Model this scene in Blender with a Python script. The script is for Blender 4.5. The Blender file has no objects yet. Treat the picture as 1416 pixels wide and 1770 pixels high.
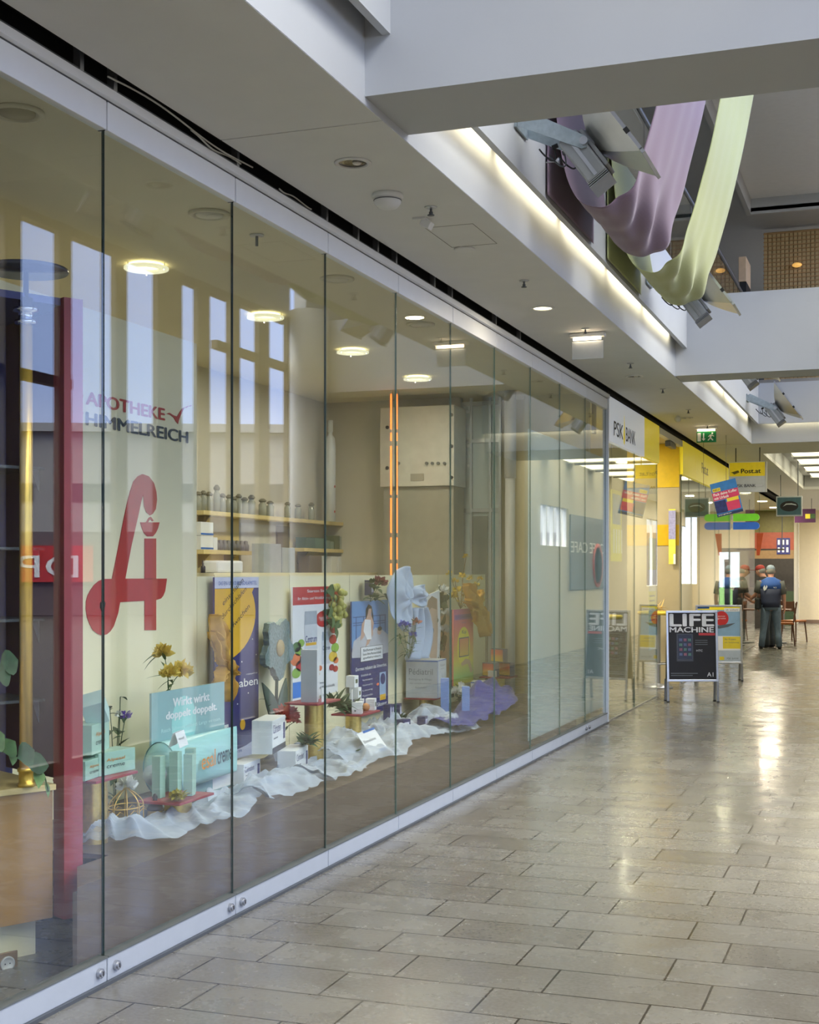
import bpy, bmesh, math, random
from mathutils import Vector, Matrix, noise
R = random.Random(7)
PI = math.pi
SC = bpy.context.scene
COL = SC.collection
# ------------------------------------------------------------------ camera
YAW = math.radians(19.85)
cam = bpy.data.cameras.new('camera'); camo = bpy.data.objects.new('camera', cam); COL.objects.link(camo)
camo.location = (0, 0, 1.57); camo.rotation_euler = (PI/2, 0, YAW)
cam.sensor_fit = 'AUTO'; cam.sensor_width = 36.0; cam.lens = 36.0*2338/1770
cam.shift_y = 103.0/1770; cam.clip_start = 0.05; cam.clip_end = 300
SC.camera = camo
SC.view_settings.view_transform = 'Standard'; SC.view_settings.look = 'None'
SC.view_settings.exposure = 0.12; SC.view_settings.gamma = 1.0; SC.view_settings.use_curve_mapping = False
SC.cycles.max_bounces = 8; SC.cycles.diffuse_bounces = 4; SC.cycles.glossy_bounces = 4
SC.cycles.transparent_max_bounces = 24; SC.cycles.transmission_bounces = 6
SC.cycles.sample_clamp_indirect = 6.0; SC.cycles.caustics_reflective = False; SC.cycles.caustics_refractive = False
# ------------------------------------------------------------------ world: clear sky, pale at the horizon
SKY = 4.2
w = bpy.data.worlds.new('sky'); SC.world = w; w.use_nodes = True
nt = w.node_tree; bg = nt.nodes['Background']
tc = nt.nodes.new('ShaderNodeTexCoord'); sx = nt.nodes.new('ShaderNodeSeparateXYZ'); rp = nt.nodes.new('ShaderNodeValToRGB')
nt.links.new(tc.outputs['Generated'], sx.inputs[0]); rp.color_ramp.interpolation = 'LINEAR'; nt.links.new(sx.outputs['Z'], rp.inputs[0]); nt.links.new(rp.outputs[0], bg.inputs[0])
cr = rp.color_ramp; cr.elements[0].position = 0.0; cr.elements[0].color = (.86, .92, 1, 1)
cr.elements[1].position = .62; cr.elements[1].color = (2.75, 2.7, 2.55, 1)
e = cr.elements.new(.06); e.color = (.6, .68, .95, 1)
e = cr.elements.new(.14); e.color = (.35, .47, .82, 1)
e = cr.elements.new(.38); e.color = (.34, .46, .82, 1)
bg.inputs[1].default_value = SKY
# ------------------------------------------------------------------ helpers
S_, C_ = math.sin(YAW), math.cos(YAW)
def P(px, py, X=None, Y=None, Z=None):
    """world point of a place measured on a known surface (plane X, Y or Z)"""
    t = (px-708)/2338; dx = -S_+C_*t; dy = C_+S_*t; dz = (988-py)/2338
    k = X/dx if X is not None else (Y/dy if Y is not None else (Z-1.57)/dz)
    return Vector((dx*k, dy*k, 1.57+dz*k))
def lin(c):
    return tuple((((v/255)/12.92) if v <= 10 else (((v/255)+.055)/1.055)**2.4) for v in c)
MATS = {}
def M(name, c=(200, 200, 200), rough=.6, metal=0, var=.06, scale=12, bump=0, emit=0, coat=0, alpha=1, spec=.5, detail=4, sheen=0, trans=0):
    if name in MATS: return MATS[name]
    m = bpy.data.materials.new(name); m.use_nodes = True; n = m.node_tree.nodes; l = m.node_tree.links
    b = n['Principled BSDF']; col = lin(c)
    b.inputs['Roughness'].default_value = rough; b.inputs['Metallic'].default_value = metal
    b.inputs['Specular IOR Level'].default_value = spec
    t = n.new('ShaderNodeTexCoord'); nz = n.new('ShaderNodeTexNoise'); nz.inputs['Scale'].default_value = scale; nz.inputs['Detail'].default_value = detail
    l.new(t.outputs['Object'], nz.inputs['Vector'])
    r = n.new('ShaderNodeValToRGB'); l.new(nz.outputs['Fac'], r.inputs[0])
    r.color_ramp.elements[0].position = .3; r.color_ramp.elements[1].position = .7
    r.color_ramp.elements[0].color = tuple(max(0, v*(1-var)) for v in col)+(1,)
    r.color_ramp.elements[1].color = tuple(min(1, v*(1+var)) for v in col)+(1,)
    l.new(r.outputs[0], b.inputs['Base Color'])
    if bump:
        bp = n.new('ShaderNodeBump'); bp.inputs['Strength'].default_value = bump; bp.inputs['Distance'].default_value = .01
        l.new(nz.outputs['Fac'], bp.inputs['Height']); l.new(bp.outputs[0], b.inputs['Normal'])
    if emit:
        l.new(r.outputs[0], b.inputs['Emission Color']); b.inputs['Emission Strength'].default_value = emit
    if coat: b.inputs['Coat Weight'].default_value = coat; b.inputs['Coat Roughness'].default_value = .08
    if sheen: b.inputs['Sheen Weight'].default_value = sheen
    if alpha < 1: b.inputs['Alpha'].default_value = alpha
    if trans:
        tr = n.new('ShaderNodeBsdfTranslucent'); mx = n.new('ShaderNodeMixShader'); mx.inputs[0].default_value = trans
        l.new(r.outputs[0], tr.inputs[0]); l.new(b.outputs[0], mx.inputs[1]); l.new(tr.outputs[0], mx.inputs[2])
        l.new(mx.outputs[0], n['Material Output'].inputs['Surface'])
    MATS[name] = m; return m
def glass_mat(name, tint=(.93, .97, .95), base=.055, gloss=(1, 1, 1), film=None, filmw=0):
    """thin flat glass: Schlick reflection over clear transmission (each face of the pane counts once)"""
    m = bpy.data.materials.new(name); m.use_nodes = True; n = m.node_tree.nodes; l = m.node_tree.links
    n.remove(n['Principled BSDF']); out = n['Material Output']
    lw = n.new('ShaderNodeLayerWeight'); lw.inputs['Blend'].default_value = .5
    p = n.new('ShaderNodeMath'); p.operation = 'POWER'; p.inputs[1].default_value = 5; l.new(lw.outputs['Facing'], p.inputs[0])
    a = n.new('ShaderNodeMath'); a.operation = 'MULTIPLY_ADD'; a.inputs[1].default_value = 1-base; a.inputs[2].default_value = base
    l.new(p.outputs[0], a.inputs[0])
    t = n.new('ShaderNodeBsdfTransparent'); t.inputs[0].default_value = tuple(tint)+(1,)
    g = n.new('ShaderNodeBsdfGlossy'); g.inputs['Roughness'].default_value = 0.0; g.inputs[0].default_value = tuple(gloss)+(1,)
    mx = n.new('ShaderNodeMixShader'); l.new(a.outputs[0], mx.inputs[0]); l.new(g.outputs[0], mx.inputs[2])
    if film:
        d = n.new('ShaderNodeBsdfDiffuse'); nz = n.new('ShaderNodeTexNoise'); nz.inputs['Scale'].default_value = 1.5
        rr = n.new('ShaderNodeValToRGB'); f = lin(film)
        rr.color_ramp.elements[0].color = tuple(v*.96 for v in f)+(1,); rr.color_ramp.elements[1].color = tuple(v*1.04 for v in f)+(1,)
        l.new(nz.outputs['Fac'], rr.inputs[0]); l.new(rr.outputs[0], d.inputs[0])
        tl = n.new('ShaderNodeBsdfTranslucent'); l.new(rr.outputs[0], tl.inputs[0])
        m0 = n.new('ShaderNodeMixShader'); m0.inputs[0].default_value = .5; l.new(d.outputs[0], m0.inputs[1]); l.new(tl.outputs[0], m0.inputs[2])
        m1 = n.new('ShaderNodeMixShader'); m1.inputs[0].default_value = filmw; l.new(t.outputs[0], m1.inputs[1]); l.new(m0.outputs[0], m1.inputs[2])
        l.new(m1.outputs[0], mx.inputs[1])
    else: l.new(t.outputs[0], mx.inputs[1])
    l.new(mx.outputs[0], out.inputs['Surface']); return m
class MB:
    """collects shapes in world coordinates; build() links them as one mesh object"""
    def __init__(s): s.v = []; s.f = []; s.sm = []; s.mi = []
    def add(s, vs, fs, smooth=False, mi=0):
        o = len(s.v); s.v += [Vector(v) for v in vs]
        for f in fs: s.f.append([i+o for i in f]); s.sm.append(smooth); s.mi.append(mi)
        return s
    def box(s, x0, x1, y0, y1, z0, z1, mat=None, bev=0, mi=0):
        b = min(bev, (x1-x0)/2.01, (y1-y0)/2.01, (z1-z0)/2.01)
        if b <= 0:
            v = [Vector((x, y, z)) for x in (x0, x1) for y in (y0, y1) for z in (z0, z1)]
            f = [(0, 1, 3, 2), (4, 6, 7, 5), (0, 4, 5, 1), (2, 3, 7, 6), (0, 2, 6, 4), (1, 5, 7, 3)]
        else:
            bm = bmesh.new(); bmesh.ops.create_cube(bm, size=1)
            for q in bm.verts: q.co = Vector(((x0+x1)/2+q.co.x*(x1-x0), (y0+y1)/2+q.co.y*(y1-y0), (z0+z1)/2+q.co.z*(z1-z0)))
            bmesh.ops.bevel(bm, geom=bm.edges[:], offset=b, segments=2, profile=.5, affect='EDGES')
            bm.verts.index_update(); v = [q.co.copy() for q in bm.verts]; f = [[q.index for q in F.verts] for F in bm.faces]; bm.free()
        if mat is not None: v = [mat @ q for q in v]
        return s.add(v, f, False, mi)
    def lathe(s, prof, c=(0, 0, 0), n=24, mat=None, axis='Z', sm=True, sx=1, sy=1):
        v = []; f = []; c = Vector(c)
        for r, z in prof:
            for k in range(n):
                a = 2*PI*k/n; q = Vector((r*math.cos(a)*sx, r*math.sin(a)*sy, z))
                if axis == 'X': q = Vector((q.z, q.x, q.y))
                if axis == 'Y': q = Vector((q.x, q.z, q.y))
                v.append(c+q if mat is None else mat @ (c+q))
        m = len(prof)
        for i in range(m-1):
            for k in range(n): f.append((i*n+k, i*n+(k+1) % n, (i+1)*n+(k+1) % n, (i+1)*n+k))
        f.append(tuple(range(n))[::-1]); f.append(tuple(range((m-1)*n, m*n)))
        return s.add(v, f, sm)
    def cyl(s, a, b, r, r2=None, n=16, cap=True):
        a = Vector(a); b = Vector(b); r2 = r if r2 is None else r2; d = (b-a).normalized()
        u = d.orthogonal().normalized(); w_ = d.cross(u); v = []
        for p, q in ((a, r), (b, r2)):
            for k in range(n): t = 2*PI*k/n; v.append(p+u*math.cos(t)*q+w_*math.sin(t)*q)
        s.add(v, [(k, (k+1) % n, n+(k+1) % n, n+k) for k in range(n)], True)
        if cap: s.add(v[:n], [tuple(range(n))[::-1]]); s.add(v[n:], [tuple(range(n))])
        return s
    def tube(s, pts, r, n=8):
        pts = [Vector(p) for p in pts]; v = []; m = len(pts); u = None
        rr = r if isinstance(r, (list, tuple)) else [r]*m
        for i, p in enumerate(pts):
            d = (pts[min(i+1, m-1)]-pts[max(i-1, 0)]).normalized()
            u = d.orthogonal().normalized() if u is None else (u-d*u.dot(d)).normalized()
            w_ = d.cross(u)
            for k in range(n): t = 2*PI*k/n; v.append(p+(u*math.cos(t)+w_*math.sin(t))*rr[i])
        f = [(i*n+k, i*n+(k+1) % n, (i+1)*n+(k+1) % n, (i+1)*n+k) for i in range(m-1) for k in range(n)]
        f.append(tuple(range(n))[::-1]); f.append(tuple(range((m-1)*n, m*n)))
        return s.add(v, f, True)
    def prism(s, poly, mat, d=.004, smooth=False):
        """poly: 2-D outline, laid in the frame mat (x right, y up, z out), depth d"""
        n = len(poly); v = [mat @ Vector((x, y, d)) for x, y in poly]+[mat @ Vector((x, y, 0)) for x, y in poly]
        a = sum(poly[i][0]*poly[(i+1) % n][1]-poly[(i+1) % n][0]*poly[i][1] for i in range(n))
        bm = bmesh.new(); bv = [bm.verts.new(q) for q in v]
        f = bm.faces.new(bv[:n] if a > 0 else bv[:n][::-1]); g = bm.faces.new(bv[n:][::-1] if a > 0 else bv[n:]); bm.normal_update()
        bmesh.ops.triangulate(bm, faces=[f, g])
        for i in range(n):
            j = (i+1) % n; q = (bv[i], bv[n+i], bv[n+j], bv[j])
            bm.faces.new(q if a > 0 else q[::-1])
        bm.verts.index_update(); s.add([q.co.copy() for q in bm.verts], [[q.index for q in F.verts] for F in bm.faces], smooth); bm.free()
        return s
    def ball(s, c, r, sx=1, sy=1, sz=1, n=12, m=8, jit=0, mat=None):
        c = Vector(c); prof = []; v = []; f = []
        for i in range(1, m):
            a = PI*i/m
            for k in range(n):
                t = 2*PI*k/n; q = Vector((math.sin(a)*math.cos(t)*sx, math.sin(a)*math.sin(t)*sy, math.cos(a)*sz))*r
                if jit: q *= 1+R.uniform(-jit, jit)
                v.append(q)
        v.append(Vector((0, 0, r*sz))); v.append(Vector((0, 0, -r*sz))); N = len(v)
        v = [c+(mat @ q if mat is not None else q) for q in v]
        for i in range(m-2):
            for k in range(n): f.append((i*n+k, (i+1)*n+k, (i+1)*n+(k+1) % n, i*n+(k+1) % n))
        for k in range(n): f.append((N-2, k, (k+1) % n)); f.append((N-1, (m-2)*n+(k+1) % n, (m-2)*n+k))
        return s.add(v, f, True)
    def grid(s, fn, nu, nv, smooth=True):
        v = [fn(i/nu, j/nv) for i in range(nu+1) for j in range(nv+1)]
        f = [(i*(nv+1)+j, (i+1)*(nv+1)+j, (i+1)*(nv+1)+j+1, i*(nv+1)+j+1) for i in range(nu) for j in range(nv)]
        return s.add(v, f, smooth)
    def leaf(s, base, d, nrm, L, W, curl=.15):
        d = Vector(d).normalized(); nrm = Vector(nrm); sd = d.cross(nrm)
        if sd.length < 1e-3: sd = d.orthogonal()
        sd.normalize(); up = sd.cross(d)
        v = []; K = 5
        for i in range(K+1):
            t = i/K; wd = W*math.sin(PI*(t**.8))*.5+.0005; c = Vector(base)+d*L*t-up*curl*L*t*t
            v += [c-sd*wd+up*wd*.25, c, c+sd*wd+up*wd*.25]
        f = []
        for i in range(K): o = i*3; f += [(o, o+1, o+4, o+3), (o+1, o+2, o+5, o+4)]
        return s.add(v, f, True)
    def build(s, name, m, parent=None, solid=0, label=None, sub=0):
        me = bpy.data.meshes.new(name); o = bpy.data.objects.new(name, me)
        if parent is None:
            xs = [v.x for v in s.v]; ys = [v.y for v in s.v]; zs = [v.z for v in s.v]
            org = Vector(((min(xs)+max(xs))/2, (min(ys)+max(ys))/2, min(zs))); o.location = org
            vs = [v-org for v in s.v]
        else:
            inv = WM(parent).inverted(); vs = [inv @ v for v in s.v]; o.parent = parent
        me.from_pydata(vs, [], s.f); me.polygons.foreach_set('use_smooth', s.sm)
        ms = m if isinstance(m, (list, tuple)) else [m]
        for q in ms: me.materials.append(q)
        me.polygons.foreach_set('material_index', s.mi); me.update()
        COL.objects.link(o)
        if solid: q = o.modifiers.new('solid', 'SOLIDIFY'); q.thickness = solid; q.offset = 0
        if sub: q = o.modifiers.new('sub', 'SUBSURF'); q.levels = sub; q.render_levels = sub
        if label: o['label'] = label
        return o
def WM(o):
    m = Matrix.LocRotScale(o.location, o.rotation_euler, o.scale)
    return WM(o.parent) @ m if o.parent else m
def thing(name, label, cat, loc, rz=0, group=None):
    o = bpy.data.objects.new(name, None); COL.objects.link(o); o.location = loc; o.rotation_euler = (0, 0, rz)
    o.empty_display_size = .1; o['label'] = label; o['category'] = cat
    if group: o['group'] = group
    return o
def tag(o, label, cat, group=None, kind=None):
    o['label'] = label; o['category'] = cat
    if group: o['group'] = group
    if kind: o['kind'] = kind
    return o
def struct(name, mb, m, label=None, parent=None):
    o = mb.build(name, m, parent)
    if parent is None: o['kind'] = 'structure'
    if label: o['label'] = label
    return o
def copy_tree(o, parent=None):
    c = o.copy(); COL.objects.link(c)
    if parent is not None: c.parent = parent
    for ch in list(o.children): copy_tree(ch, c)
    return c
def frame(o, r, u):
    r = Vector(r).normalized(); u = Vector(u).normalized(); n = r.cross(u)
    m = Matrix.Identity(4)
    for i in range(3): m[i][0] = r[i]; m[i][1] = u[i]; m[i][2] = n[i]; m[i][3] = o[i]
    return m
def FX(o): return frame(o, (0, 1, 0), (0, 0, 1))        # a face that looks to +X (towards the corridor)
def text(s, fr, w_, h_, m, parent, name='lettering', bold=0, d=.002, shear=0, label=None):
    """lettering fitted in a box w x h whose lower left corner is the origin of frame fr"""
    cu = bpy.data.curves.new('t', 'FONT'); cu.body = s; cu.size = 1; cu.resolution_u = 3; cu.shear = shear
    to = bpy.data.objects.new('t', cu); COL.objects.link(to)
    dg = bpy.context.evaluated_depsgraph_get(); me = bpy.data.meshes.new_from_object(to.evaluated_get(dg))
    bpy.data.objects.remove(to); bpy.data.curves.remove(cu)
    xs = [v.co.x for v in me.vertices]; ys = [v.co.y for v in me.vertices]
    x0, x1, y0, y1 = min(xs), max(xs), min(ys), max(ys); kx = w_/(x1-x0); ky = h_/(y1-y0)
    mb = MB(); sh = [(0, 0)] if not bold else [(-bold, 0), (bold, 0), (0, bold*.6), (0, -bold*.6)]
    for i, (ox, oy) in enumerate(sh): mb.add([fr @ Vector(((v.co.x-x0+ox)*kx, (v.co.y-y0+oy)*ky, d+i*.00003)) for v in me.vertices], [list(p.vertices) for p in me.polygons])
    bpy.data.meshes.remove(me)
    return mb.build(name, m, parent, label=label)
def rect(fr, x0, x1, y0, y1, d=.002, z0=0):
    return MB().box(x0, x1, y0, y1, z0, z0+d, fr)
def disc(fr, cx, cy, rx, ry=None, n=28):
    ry = rx if ry is None else ry
    return [(cx+rx*math.cos(2*PI*k/n), cy+ry*math.sin(2*PI*k/n)) for k in range(n)]
def area_light(name, loc, rot, sx_, sy_, energy, color, parent=None, shape='RECTANGLE'):
    l = bpy.data.lights.new(name, 'AREA'); l.shape = shape; l.size = sx_
    if shape == 'RECTANGLE': l.size_y = sy_
    l.energy = energy; l.color = color; o = bpy.data.objects.new(name, l); COL.objects.link(o)
    o.location = loc; o.rotation_euler = rot
    if parent: o.parent = parent
    return o
# ------------------------------------------------------------------ materials of the building
white = M('white_paint', (188, 191, 193), .55, var=.015, scale=3)
soff = M('soffit_paint', (226, 227, 225), .7, var=.02, scale=4)
darkv = M('void_black', (22, 22, 24), .9, var=.2)
alu = M('anodised_aluminium', (206, 212, 218), .42, .12, var=.02, scale=30)
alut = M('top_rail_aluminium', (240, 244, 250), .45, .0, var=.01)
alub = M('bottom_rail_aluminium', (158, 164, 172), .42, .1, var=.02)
alud = M('dark_aluminium', (92, 96, 100), .4, .6, var=.05)
steel = M('brushed_steel', (190, 192, 195), .3, .9, var=.05)
mwhite = M('white_enamel', (225, 226, 224), .4, var=.01)
blackm = M('black_rubber', (25, 27, 28), .6, var=.1)
cream = M('cream_laminate', (238, 230, 192), .45, var=.02, scale=5)
def tiles():
    m = bpy.data.materials.new('stone_tiles'); m.use_nodes = True; n = m.node_tree.nodes; l = m.node_tree.links; b = n['Principled BSDF']
    g = n.new('ShaderNodeNewGeometry'); mp = n.new('ShaderNodeMapping'); l.new(g.outputs['Position'], mp.inputs[0])
    mp.inputs['Location'].default_value = (.66+.59*40, -4.60+.3087*40, 0)
    br = n.new('ShaderNodeTexBrick'); l.new(mp.outputs[0], br.inputs['Vector'])
    br.offset = .31; br.offset_frequency = 2; br.inputs['Scale'].default_value = 1
    br.inputs['Brick Width'].default_value = .59; br.inputs['Row Height'].default_value = .3087
    br.inputs['Mortar Size'].default_value = .0046; br.inputs['Mortar Smooth'].default_value = .1
    br.inputs['Color1'].default_value = lin((117, 115, 108))+(1,); br.inputs['Color2'].default_value = lin((104, 101, 93))+(1,)
    br.inputs['Mortar'].default_value = lin((44, 39, 34))+(1,)
    n1 = n.new('ShaderNodeTexNoise'); n1.inputs['Scale'].default_value = 3.2; n1.inputs['Detail'].default_value = 8; n1.inputs['Roughness'].default_value = .65
    n2 = n.new('ShaderNodeTexNoise'); n2.inputs['Scale'].default_value = 60; n2.inputs['Detail'].default_value = 5
    l.new(g.outputs['Position'], n1.inputs[0]); l.new(g.outputs['Position'], n2.inputs[0])
    r1 = n.new('ShaderNodeValToRGB'); l.new(n1.outputs[0], r1.inputs[0]); r1.color_ramp.elements[0].position = .35; r1.color_ramp.elements[1].position = .68
    r1.color_ramp.elements[0].color = (.92, .90, .87, 1); r1.color_ramp.elements[1].color = (1.04, 1.04, 1.04, 1)
    r2 = n.new('ShaderNodeValToRGB'); l.new(n2.outputs[0], r2.inputs[0]); r2.color_ramp.elements[0].position = .3; r2.color_ramp.elements[1].position = .72
    r2.color_ramp.elements[0].color = (.86, .85, .84, 1); r2.color_ramp.elements[1].color = (1.14, 1.15, 1.16, 1)
    a = n.new('ShaderNodeMix'); a.data_type = 'RGBA'; a.blend_type = 'MULTIPLY'; a.inputs[0].default_value = 1; a.clamp_result = False
    l.new(br.outputs['Color'], a.inputs[6]); l.new(r1.outputs[0], a.inputs[7])
    a2 = n.new('ShaderNodeMix'); a2.data_type = 'RGBA'; a2.blend_type = 'MULTIPLY'; a2.inputs[0].default_value = 1
    l.new(a.outputs[2], a2.inputs[6]); l.new(r2.outputs[0], a2.inputs[7]); l.new(a2.outputs[2], b.inputs['Base Color'])
    rr = n.new('ShaderNodeMapRange'); rr.inputs['From Min'].default_value = .35; rr.inputs['From Max'].default_value = .65
    rr.inputs['To Min'].default_value = .16; rr.inputs['To Max'].default_value = .34; l.new(n1.outputs[0], rr.inputs[0]); l.new(rr.outputs[0], b.inputs['Roughness'])
    n3 = n.new('ShaderNodeTexNoise'); n3.inputs['Scale'].default_value = 34; n3.inputs['Detail'].default_value = 3; l.new(g.outputs['Position'], n3.inputs[0])
    sb = n.new('ShaderNodeMath'); sb.operation = 'MULTIPLY_ADD'; sb.inputs[1].default_value = -1.0; l.new(br.outputs['Fac'], sb.inputs[0]); l.new(n3.outputs[0], sb.inputs[2])
    bp = n.new('ShaderNodeBump'); bp.inputs['Strength'].default_value = .16; bp.inputs['Distance'].default_value = .006
    l.new(sb.outputs[0], bp.inputs['Height']); l.new(bp.outputs[0], b.inputs['Normal'])
    b.inputs['Specular IOR Level'].default_value = .4; b.inputs['Coat Weight'].default_value = .12; b.inputs['Coat Roughness'].default_value = .1
    return m
# ------------------------------------------------------------------ shell
struct('floor', MB().box(-9.2, .5, -6, 13.4, -.2, 0).box(-9.2, .5, 13.4, 43.2, -.2, 0), tiles())
ysm = P(400, 240.3, Z=3.44).y
struct('ceiling', MB().box(-2.76, -2.012, -5.9, ysm-.004, 3.44, 3.47).box(-2.76, -2.012, ysm+.004, 20.3, 3.44, 3.47), soff)
struct('trim_1', MB().box(-2.05, -2.01, -5.9, 20.3, 3.442, 3.9), white)                       # fascia of the light cove
struct('wall_left_upper', MB().box(-1.935, -1.9, -5.9, 20.2, 3.71, 4.37).box(-2.05, -1.935, -5.9, 20.3, 3.9, 3.95), white)
struct('trim_2', MB().box(-2.01, .38, 5.04, 5.55, 3.475, 4.42), white)                         # first cross beam
struct('trim_3', MB().box(-2.01, .38, 13.09, 13.55, 3.45, 4.21), white)                        # second cross beam
struct('trim_4', MB().box(-2.01, .5, 20.3, 20.34, 3.442, 3.9).box(-1.9, .5, 20.16, 20.2, 3.71, 4.3).box(-1.9, .5, 20.2, 20.34, 3.9, 3.95), white)
# ceiling of the far stretch with its lit coffers
cf = MB().box(-2.76, -2.01, 20.34, 43, 3.44, 3.5).box(-2.01, .5, 20.34, 22.1, 3.44, 3.5).box(-2.01, .5, 32, 43, 3.44, 3.5)
struct('ceiling', cf, soff)
struct('ceiling', MB().box(-2.1, .5, 22, 32.1, 3.75, 3.8).box(-2.06, -2.01, 22.05, 32, 3.5, 3.75).box(-2.0, .5, 22.05, 22.1, 3.5, 3.75).box(-2.0, .5, 32, 32.05, 3.5, 3.75), white)
lum = M('luminous_panel', (255, 246, 214), .5, emit=2.4, var=.02)
for k in range(5):
    y = 22.5+k*1.95; t = thing('coffer_light', ['pale luminous ceiling panel nearest in the far coffer', 'second luminous panel in the far coffer', 'third luminous panel in the far coffer', 'fourth luminous panel in the far coffer', 'last luminous panel deep in the far coffer'][k], 'light', (-.75, y+.6, 3.745))
    MB().box(-1.8, .3, y, y+1.35, 3.70, 3.745).build('diffuser', lum, t)
    MB().box(-1.84, .34, y-.04, y, 3.68, 3.745).build('front_rail', mwhite, t); MB().box(-1.84, .34, y+1.35, y+1.39, 3.68, 3.745).build('rear_rail', mwhite, t)
# shops on the left: roof slabs, back walls
gw = M('grey_wall', (176, 170, 152), .7, var=.02, scale=2)
struct('ceiling', MB().box(-9, -2.95, -5.9, 13.7, 3.37, 3.4), M('shop_ceiling', (226, 218, 190), .7, var=.015, scale=3))
struct('ceiling', MB().box(-9, -2.95, 13.8, 43, 3.37, 3.4), M('bank_ceiling', (205, 198, 165), .7, var=.015, scale=3))
struct('trim_5', MB().box(-2.99, -2.95, -5.9, 43, 3.37, 4.2), darkv)                            # dark slot above the shop front
struct('trim_6', MB().box(-2.95, -2.76, -5.9, 43, 3.56, 3.6), darkv)
struct('floor', MB().box(-9, -1.93, -5.9, 20.2, 4.2, 4.37).box(-9, .5, 20.34, 43, 4.2, 4.37), M('gallery_floor', (150, 146, 138), .5))
wl = struct('wall_left', MB().box(-5.9, -5.75, -5.9, 13.7, 0, 3.37), M('pharmacy_back_wall', (206, 202, 184), .7, var=.02, scale=2))
struct('wall_left', MB().box(-7.2, -7.05, 13.8, 43, 0, 3.37), gw)
struct('wall_left_party', MB().box(-5.75, -2.99, 13.7, 13.8, 0, 3.37), M('beige_wall', (208, 196, 150), .7, var=.02))
# gallery level
grey = M('gallery_grey', (120, 122, 124), .7, var=.03, scale=2)
struct('wall_left_gallery', MB().box(-5.2, -5.1, -5.9, 43, 4.37, 6.6), grey)
struct('wall_back_gallery', MB().box(-5.1, -1.85, 26, 26.1, 4.37, 6.6), M('gallery_dark', (84, 86, 90), .7))
struct('ceiling', MB().box(-5.2, -1.95, -5.9, 43, 6.6, 6.65).box(-1.95, .5, 19.4, 43, 6.6, 6.65), M('gallery_ceiling', (176, 180, 184), .7, var=.02))
struct('ceiling', MB().box(-1.95, .6, -5.9, 19.4, 6.78, 6.84), M('atrium_ceiling', (238, 240, 242), .7, var=.02))
struct('trim_7', MB().box(-1.99, -1.93, -5.9, 19.46, 6.56, 6.8).box(-1.93, .5, 19.4, 19.46, 6.56, 6.8), white)
# far end and rear
struct('wall_back', MB().box(-2.85, .5, 43, 43.15, 0, 6.6), M('end_wall', (222, 208, 176), .7, var=.02))
struct('baseboard_back', MB().box(-2.85, .5, 42.98, 43, 0, .1), M('brown_skirting', (120, 98, 80), .6))
struct('wall_front', MB().box(-9.2, .6, -6.1, -5.95, 0, 6.8), white)
# window wall on the right, close beside the camera
WX = .38
sp = MB(); sp.box(WX, WX+.14, -5.9, 13.1, 4.27, 4.75).box(WX, WX+.14, -5.9, 43, 6.6, 6.9).box(WX, WX+.14, 13.5, 43, 4.27, 4.75)
struct('wall_right', sp, white)
sp = MB()
panes = [(-420, -330), (-310, -215), (-190, -90), (-70, 8), (37, 102), (124, 200), (220, 272), (315, 342), (363, 398), (415, 447), (466, 497), (510, 535)]
pe = [(P(u, 988, X=-5.7-WX).y, P(v, 988, X=-5.7-WX).y) for u, v in panes]
pe = [(-5.2+.93*k, -4.45+.93*k) for k in range(11)]+pe
sp.box(WX, WX+.05, -5.9, pe[0][0], 0, 4.27)
for k in range(len(pe)-1): sp.box(WX, WX+.05, pe[k][1], pe[k+1][0], 0, 4.27)
sp.box(WX, WX+.05, pe[-1][1], 13.1, 0, 4.27)
for k in range(-8, 28): sp.box(WX+.02, WX+.1, 5+1.3*k-.05, 5+1.3*k+.05, 4.75, 6.6)
sp.box(WX+.02, WX+.09, -5.9, 9.1, 3.0, 3.08).box(WX+.02, WX+.09, 11.5, 13.1, 3.7, 3.78).box(WX+.02, WX+.09, -5.9, 13.1, 0, .1).box(WX+.01, WX+.1, -5.9, 13.1, 4.2, 4.27)
struct('window_1', sp, M('window_frame_bronze', (120, 108, 82), .5, var=.03))
struct('trim_30', MB().lathe([(.2, 0), (.2, 4.3)], (.12, 13.0, 0), 32), white)
w2 = M('beige_wall2', (200, 194, 176), .7, var=.02)
struct('wall_right_far', MB().box(WX, .52, 13.3, 23.8, 0, 4.3).box(WX, .52, 23.8, 26, 0, 2.05).box(WX, .52, 23.8, 26, 2.8, 4.3).box(WX, .52, 26, 34.8, 0, 4.3).box(WX, .52, 34.8, 42.4, 0, 1.2).box(WX, .52, 34.8, 42.4, 2.95, 4.3).box(WX, .52, 42.4, 43, 0, 4.3), w2)
mb = MB()
for k in range(7): mb.box(WX+.03, WX+.09, 35.8+k*1.07, 35.88+k*1.07, 1.2, 2.95)
struct('window_4', mb, mwhite)
mb = MB()
for k in range(5): mb.box(WX+.03, WX+.1, 23.8+k*.54, 23.86+k*.54, 2.05, 2.8)
struct('window_2', mb, mwhite)
dk_ = M('slate_panel', (84, 92, 96), .4)
t = thing('shop_fascia', 'dark slate shop sign with white lettering and red ring, seen mirrored in the glass', 'sign', (WX, 28.5, 1.3))
MB().box(WX-.03, WX-.001, 26.1, 29.5, 1.2, 2.7).build('panel', dk_, t)
FR = frame((WX-.032, 29.3, 1.95), (0, -1, 0), (0, 0, 1)); text('CAFE CAFE', FR, 3.2, .22, mwhite, t, bold=.01); text('LENNOX', frame((WX-.032, 30.9, 1.6), (0, -1, 0), (0, 0, 1)), 3.2, .18, mwhite, t, bold=.01) if False else None
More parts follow.
